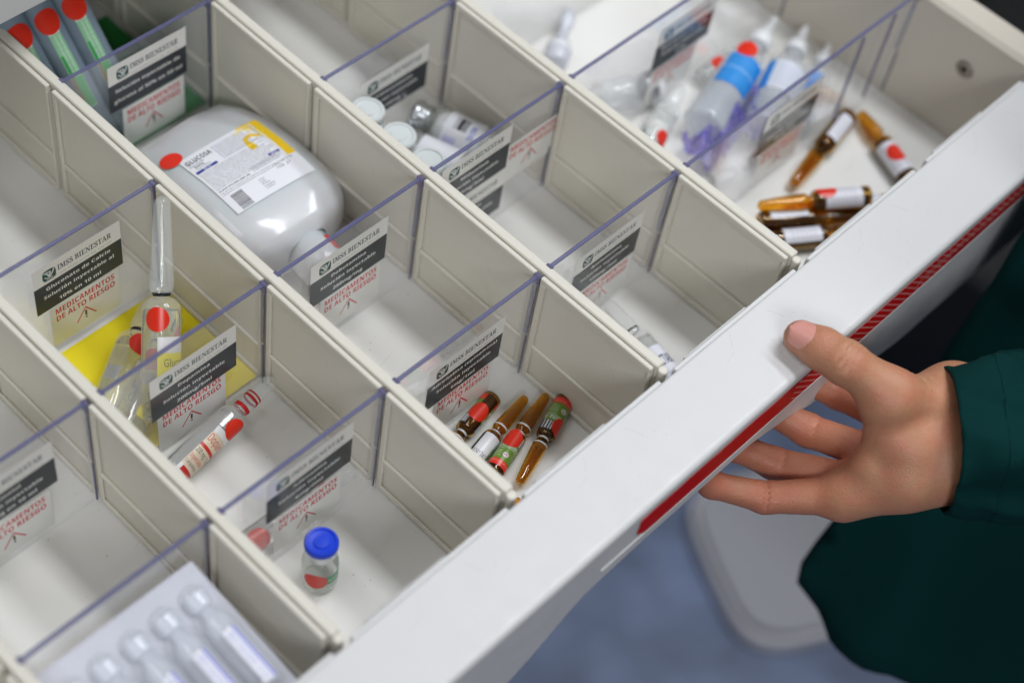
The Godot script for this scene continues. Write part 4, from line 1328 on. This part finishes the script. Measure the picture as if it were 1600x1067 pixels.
func blister() -> void:
	var o := thing("blister_tray", "translucent blister tray of plastic ampoules in the lower left bay", "blister tray", Vector3.ZERO)
	# local x across the chambers, y up, z down the chambers
	var tl := Vector3(-0.2090, 0.070, 0.0900)
	var tr := Vector3(-0.1262, 0.070, 0.0905)
	var br := Vector3(-0.1445, 0.061, 0.1560)
	var ux := (tr - tl).normalized()
	var uz := (br - tr)
	uz = (uz - ux * uz.dot(ux)).normalized()
	o.transform = Transform3D(Basis(ux, uz.cross(ux), uz), tr)
	var b := MB.new()
	b.box(Vector3(-0.092, -0.0012, 0.0), Vector3(0.0, 0.0, 0.074), 0.0005)
	part("tray", b.mesh(), mat("tray_plastic", Color(0.88, 0.885, 0.93, 0.52), 0.34, {"transparency": BaseMaterial3D.TRANSPARENCY_ALPHA, "clearcoat_enabled": true, "clearcoat": 0.6, "clearcoat_roughness": 0.15}), o)
	var im := Image.create(96, 384, false, Image.FORMAT_RGBA8)
	im.fill(Color8(222, 222, 230))
	im.fill_rect(Rect2i(78, 0, 14, 384), Color8(66, 72, 190))
	for k in 2:
		var t := line_image("Agua inyectable 10 ml", "Droid Sans", 24, Color8(110, 110, 190))
		t.resize(340, 20, Image.INTERPOLATE_LANCZOS)
		t.rotate_90(CLOCKWISE)
		im.blend_rect(t, Rect2i(Vector2i.ZERO, t.get_size()), Vector2i(14 + k * 30, 20))
	printed("tray_print", ImageTexture.create_from_image(im), 0.4)
	for k in 5:
		var cx := -0.0115 - k * 0.0168
		var rows := []
		var zs := [0.009, 0.0095, 0.011, 0.014, 0.018, 0.0205, 0.023, 0.028, 0.036, 0.044, 0.054, 0.064, 0.070, 0.0715]
		var ws := [0.0005, 0.0034, 0.0055, 0.0066, 0.0060, 0.0050, 0.0062, 0.0080, 0.0086, 0.0086, 0.0086, 0.0086, 0.0080, 0.005]
		var hs := [0.0002, 0.0024, 0.0036, 0.0042, 0.0040, 0.0034, 0.0048, 0.0078, 0.0084, 0.0084, 0.0084, 0.0084, 0.0066, 0.0005]
		for q in zs.size():
			var row := []
			for s in 15:
				var a := PI * s / 14.0
				row.append(Vector3(cx - cos(a) * ws[q], 0.0001 + sin(a) * hs[q], zs[q]))
			rows.append(row)
		var m := MB.new()
		m.grid(rows, false, Vector3.UP)
		var c := part("chamber", m.mesh(), M.clear_plastic, o)
		var am := MB.new()
		am.lathe([Vector2(0, 0), Vector2(0.0046, 0.0006), Vector2(0.0056, 0.003), Vector2(0.0056, 0.038), Vector2(0.0030, 0.043), Vector2(0.0026, 0.046), Vector2(0.0054, 0.048), Vector2(0.0056, 0.055), Vector2(0, 0.0565)], 24, 0.8)
		var ao := part("ampoule", am.mesh(), M.frost_plastic, o)
		aim(ao, Vector3(cx, 0.0022, 0.0695), Vector3(cx, 0.0022, 0.0125))
		ao.scale = Vector3(1.1, 1, 0.55)
		var l := MB.new()
		l.box(Vector3(cx - 0.0034, 0.0086, 0.038), Vector3(cx + 0.0034, 0.0090, 0.068), 0.0001)
		l.quad(Vector3(cx - 0.0034, 0.0093, 0.038), Vector3(cx + 0.0034, 0.0093, 0.038), Vector3(cx + 0.0034, 0.0093, 0.068), Vector3(cx - 0.0034, 0.0093, 0.068), Vector3.UP)
		part("label", l.mesh(), M.tray_print, o)

# ------------------------------------------------------------------ the person
var palm_b := []
var fingers := []
var creases := []
var skin_n := FastNoiseLite.new()

var ca := PackedVector3Array()
var cb := PackedVector3Array()
var cl := PackedFloat32Array()
var r0 := PackedFloat32Array()
var r1 := PackedFloat32Array()
var first := PackedInt32Array()          # first bone of each finger after the palm
var fk := PackedFloat32Array()
var fmid := PackedVector3Array()
var frad := PackedFloat32Array()

func pack_hand() -> void:
	for s in palm_b: pack_bone(s)
	for f in fingers:
		first.append(ca.size())
		fk.append(f[1])
		var m := Vector3.ZERO
		for s in f[0]:
			pack_bone(s)
			m += (s[0] + s[1]) * 0.5 / float(f[0].size())
		var r := 0.0
		for s in f[0]: r = maxf(r, maxf(m.distance_to(s[0]) + s[2], m.distance_to(s[1]) + s[3]))
		fmid.append(m); frad.append(r)
	first.append(ca.size())

func pack_bone(s: Array) -> void:
	var e: Vector3 = s[1] - s[0]
	ca.append(s[0]); cb.append(e); cl.append(1.0 / e.length_squared()); r0.append(s[2]); r1.append(s[3] - s[2])

func hand_d(p: Vector3) -> float:
	var d := 1.0
	for k in first[0]:
		var pa := p - ca[k]
		var t := clampf(pa.dot(cb[k]) * cl[k], 0.0, 1.0)
		var e := (pa - cb[k] * t).length() - r0[k] - r1[k] * t
		var hh := maxf(0.010 - absf(d - e), 0.0)
		d = minf(d, e) - hh * hh * 25.0
	var out := d
	for f in fk.size():
		var near := p.distance_to(fmid[f]) - frad[f]
		if near > out + 0.013: continue
		var g := 1.0
		for k in range(first[f], first[f + 1]):
			var pa := p - ca[k]
			var t := clampf(pa.dot(cb[k]) * cl[k], 0.0, 1.0)
			var e := (pa - cb[k] * t).length() - r0[k] - r1[k] * t
			var hh := maxf(0.0035 - absf(g - e), 0.0)
			g = minf(g, e) - hh * hh * 71.43
		out = minf(out, smin(d, g, fk[f]))
	if absf(out) < 0.004:
		for c in creases:
			var q: Vector3 = p - c[0]
			var r := q.length()
			if r < c[4]:
				var t: float = q.dot(c[1]) / c[2]
				out += c[3] * exp(-t * t) * (1.0 - smoothstep(c[4] * 0.5, c[4], r))
	return out

func skin_tint(p: Vector3) -> Color:
	var a := Color(0.49, 0.238, 0.130)
	var n := skin_n.get_noise_3d(p.x, p.y, p.z)
	var c := a.lerp(Color(0.52, 0.175, 0.112), clampf(0.35 + 1.1 * n, 0.0, 1.0) * 0.55)
	for k in range(first[1], ca.size()):      # redder skin on the fingers
		var t := clampf((p - ca[k]).dot(cb[k]) * cl[k], 0.0, 1.0)
		var q := (p - ca[k] - cb[k] * t).length()
		if q < 0.014: c = c.lerp(Color(0.50, 0.150, 0.092), 0.34 * clampf((0.014 - q) / 0.004, 0.0, 1.0))
	var tip := p.distance_to(ca[first[1] - 1] + cb[first[1] - 1])
	if tip < 0.02: c = c.lerp(Color(0.56, 0.20, 0.15), 0.4 * (1.0 - tip / 0.02))
	return c * (1.0 + 0.10 * skin_n.get_noise_3d(p.x * 6.0, p.y * 6.0, p.z * 6.0))

func person() -> void:
	var o := thing("person", "person in a dark green long sleeved tunic, hand gripping the drawer front", "person")
	skin_n.seed = 4
	skin_n.frequency = 70.0
	var wr := Vector3(0.2250, 0.067, 0.2765)
	var wu := Vector3(0.2000, 0.0540, 0.2985)
	var fr := Vector3(0.2520, 0.072, 0.3140)
	var fu := Vector3(0.2350, 0.0610, 0.3310)
	var tc := Vector3(0.2069, 0.072, 0.2713)
	var tm := Vector3(0.1870, 0.0870, 0.2580)
	var ti := Vector3(0.1750, 0.0985, 0.2324)
	var tn := Vector3(0.1742, 0.0965, 0.2184)
	var tt := Vector3(0.1730, 0.0946, 0.2062)
	var w1 := Vector3(0.1800, 0.081, 0.2578)
	var w2 := Vector3(0.1795, 0.066, 0.2668)
	var w3 := Vector3(0.1705, 0.052, 0.2700)
	var w4 := Vector3(0.1615, 0.038, 0.2680)
	var c1 := Vector3(0.1870, 0.062, 0.2764)
	var c2 := Vector3(0.1815, 0.048, 0.2845)
	var c3 := Vector3(0.2005, 0.061, 0.2873)
	var im := Vector3(0.2061, 0.0440, 0.2509)
	var mm := Vector3(0.1895, 0.0340, 0.2614)
	var rm := Vector3(0.1720, 0.028, 0.2645)
	var pm := Vector3(0.1595, 0.030, 0.2667)
	palm_b = [
		[wr, fr, 0.0165, 0.0175], [wu, fu, 0.0155, 0.0165], [wr, wu, 0.0155, 0.0155],
		[wr, tc, 0.0158, 0.0150], [tc, tm, 0.0140, 0.0112],
		[w1, w2, 0.0070, 0.0072], [w2, w3, 0.0072, 0.0072], [w3, w4, 0.0072, 0.0085],
		[w2, c1, 0.0080, 0.0135], [w3, c2, 0.0080, 0.0130], [w1, c1, 0.0080, 0.0135], [c1, c3, 0.0140, 0.0150], [c2, c3, 0.0135, 0.0150], [c1, c2, 0.0135, 0.0132], [c2, pm, 0.0132, 0.0115],
		[wu, c2, 0.0150, 0.0132], [wr, im, 0.0135, 0.0088], [c3, mm, 0.0135, 0.0090], [wu, rm, 0.0138, 0.0098], [wu, pm, 0.0142, 0.0110],
	]
	var ip := Vector3(0.2095, 0.0300, 0.2258)
	var id := Vector3(0.1985, 0.0350, 0.2075)
	var mp := Vector3(0.1821, 0.0240, 0.2268)
	var md := Vector3(0.1730, 0.0300, 0.2075)
	var rp := Vector3(0.1557, 0.018, 0.2266)
	var rd := Vector3(0.1441, 0.024, 0.2075)
	var pp := Vector3(0.1340, 0.020, 0.2370)
	var pd := Vector3(0.1148, 0.026, 0.2145)
	fingers = [
		[[[tm, ti, 0.0115, 0.0113], [ti, tn, 0.0112, 0.0108], [tn, tt, 0.0108, 0.0090]], 0.011],
		[[[im, ip, 0.0090, 0.0080], [ip, id, 0.0080, 0.0074], [id, Vector3(0.1905, 0.052, 0.2005), 0.0078, 0.0066]], 0.003],
		[[[mm, mp, 0.0098, 0.0088], [mp, md, 0.0090, 0.0080], [md, Vector3(0.1672, 0.046, 0.1997), 0.0080, 0.0068]], 0.003],
		[[[rm, rp, 0.0098, 0.0085], [rp, rd, 0.0086, 0.0078], [rd, Vector3(0.1394, 0.040, 0.2013), 0.0078, 0.0066]], 0.003],
		[[[pm, pp, 0.0105, 0.0084], [pp, pd, 0.0084, 0.0070], [pd, Vector3(0.1097, 0.040, 0.2061), 0.0070, 0.0060]], 0.005],
	]
	var tax := (ti - tm).normalized()
	var td := (tt - ti).normalized()
	creases = [
		[ti + Vector3(-0.002, 0.010, 0.001), td, 0.0010, 0.0010, 0.012], [ti + Vector3(-0.002, 0.010, 0.004), td, 0.0010, 0.0010, 0.012], [ti + Vector3(-0.002, 0.010, -0.0025), td, 0.0009, 0.0007, 0.010],
		[pp + Vector3(-0.001, 0.007, 0.0), (pd - pm).normalized(), 0.0012, 0.0011, 0.012], [rp + Vector3(0.002, 0.008, 0.003), (rd - rm).normalized(), 0.0011, 0.0007, 0.010], [mp + Vector3(0.002, 0.008, 0.003), (md - mm).normalized(), 0.0011, 0.0007, 0.010],
		[Vector3(0.2032, 0.086, 0.2583), Vector3(0.85, -0.25, 0.45).normalized(), 0.0011, 0.0008, 0.013], [Vector3(0.2094, 0.084, 0.2607), Vector3(0.85, -0.25, 0.45).normalized(), 0.0011, 0.0008, 0.013], [Vector3(0.1974, 0.087, 0.2568), Vector3(0.85, -0.25, 0.45).normalized(), 0.0010, 0.0006, 0.012],
	]
	pack_hand()
	var hm := surface_net(hand_d, Vector3(0.092, 0.0, 0.182), Vector3(0.265, 0.118, 0.350), 0.0018, 0.003, skin_tint)
	var sk := mat("skin", Color.WHITE, 0.48, {"vertex_color_use_as_albedo": true, "subsurf_scatter_enabled": true, "subsurf_scatter_strength": 0.12, "uv1_triplanar": true, "uv1_world_triplanar": true, "uv1_scale": Vector3(24, 24, 24), "heightmap_enabled": true, "heightmap_texture": noise_tex(0.06, 0.1, 0.9, 512, 5, 31), "heightmap_scale": 0.03})
	part("hand", hm, sk, o)
	# thumb nail
	mat("nail", Color8(214, 150, 138), 0.36)
	var na := Node3D.new()
	var nb := MB.new()
	var rows := []
	for r in 9:
		var row := []
		for q in 13:
			var u := q / 12.0 * 2.0 - 1.0
			var w := r / 8.0 * 2.0 - 1.0
			var y := w * 0.0082
			var lim := 0.0076 * pow(maxf(0.0, 1.0 - pow(absf(w), 4.0)), 0.45) + 0.0006
			var a := u * lim / 0.0092
			var rr := 0.01125 - 0.0013 * (w * 0.5 + 0.5) - 0.0009 * u * u
			row.append(Vector3(sin(a) * rr, y, cos(a) * rr))
		rows.append(row)
	nb.grid(rows, false, Vector3(0, 0, 1))
	var nm := part("thumb_nail", nb.mesh(), M.nail, o)
	var tip_dir := (tt - tn).normalized()
	var dorsal := Vector3(-0.40, 0.88, 0.15)
	aim(nm, tt + tip_dir * -0.0030, tt + tip_dir, dorsal)
	# sleeve and tunic
	mat("scrubs", Color8(8, 48, 47), 0.9, {"metallic_specular": 0.2, "uv1_triplanar": true, "uv1_world_triplanar": true, "uv1_scale": Vector3(60, 60, 60), "heightmap_enabled": true, "heightmap_texture": noise_tex(0.16, 0.2, 0.8, 256, 3, 41), "heightmap_scale": 0.02})
	var cuff := Vector3(0.2052, 0.0605, 0.2862)
	var ax := Vector3(0.69, 0.10, 0.71).normalized()
	var fold := FastNoiseLite.new()
	fold.seed = 17
	fold.frequency = 14.0
	var su := ax.cross(Vector3.UP).normalized()
	var sv := su.cross(ax)
	var srow := []
	var prof := []
	for k in 30: prof.append([0.24 - 0.238 * k / 29.0, 0.0])
	prof.append_array([[0.0006, -0.0004], [0.0, -0.0012], [0.0004, -0.0022], [0.004, -0.0030], [0.02, -0.0034], [0.04, -0.0036]])
	for e in prof:
		var row := []
		for s in 72:
			var a := TAU * s / 72.0
			var t: float = e[0]
			var c := cuff + ax * t
			var dirv := su * cos(a) + sv * sin(a)
			var rr: float = 0.0388 + 0.15 * minf(t, 0.15) + e[1]
			var q: Vector3 = c + dirv * rr
			rr += (0.016 * fold.get_noise_3d(q.x * 1.3, q.y * 2.0, q.z * 1.3) + 0.006 * fold.get_noise_3d(q.x * 3.0, q.y * 3.0, q.z * 3.0) - 0.007 * (0.35 - minf(0.35, absf(fold.get_noise_3d(q.x * 1.7 + 5.0, q.y * 2.6, q.z * 1.7))))) * clampf(0.35 + t * 9.0, 0.35, 1.0)
			row.append(c + dirv * rr)
		srow.append(row)
	var sm := MB.new()
	sm.grid(srow, true)
	var hem := MB.new()
	var hrow := []
	for k in 5:
		var row := []
		for s in 72:
			var p: Vector3 = srow[26][s].lerp(srow[27][s], 0.3 + 0.1 * k)
			row.append(p + (p - cuff - ax * (p - cuff).dot(ax)).normalized() * (0.0003 if k in [1, 2, 3] else -0.0012))
		hrow.append(row)
	hem.grid(hrow, true)
	var sl := part("sleeve", sm.mesh(), M.scrubs, o)
	part("hem_seam", hem.mesh(), M.scrubs, sl)
	var trunk := func(p: Vector3) -> float:
		var c := Vector3(0.421 + 0.62 * maxf(0.0, p.y + 0.175) if p.y < 0.02 else 0.542 + 0.25 * (p.y - 0.02), 0.125, 0.505)
		var q := (p - c).abs() - Vector3(0.184, 0.308, 0.258)
		var d := Vector3(maxf(q.x, 0), maxf(q.y, 0), maxf(q.z, 0)).length() + minf(maxf(q.x, maxf(q.y, q.z)), 0.0) - 0.012
		return d + 0.010 * fold.get_noise_3d(p.x * 0.5, p.y * 0.14, p.z * 0.7) + 0.004 * sin(p.z * 60.0 + p.y * 4.0) * clampf(-(p.y - 0.05) * 3.0, 0, 1)
	part("tunic", surface_net(trunk, Vector3(0.20, -0.24, 0.19), Vector3(0.90, 0.47, 0.82), 0.012, 0.02), M.scrubs, o)
	mat("trousers", Color8(22, 26, 30), 0.85)
	for s in [-1.0, 1.0]:
		var l := MB.new()
		l.lathe([Vector2(0.085, 0), Vector2(0.09, 0.05), Vector2(0.095, 0.4), Vector2(0.105, 0.66)], 24)
		var lo := part("trouser_leg", l.mesh(), M.trousers, o)
		lo.position = Vector3(0.80, -0.83, 0.56 + s * 0.11)
		var sh := MB.new()
		sh.box(Vector3(-0.16, 0, -0.05), Vector3(0.09, 0.07, 0.05), 0.02)
		var so := part("shoe", sh.mesh(), M.trousers, o)
		so.position = Vector3(0.80, -0.859, 0.56 + s * 0.11)
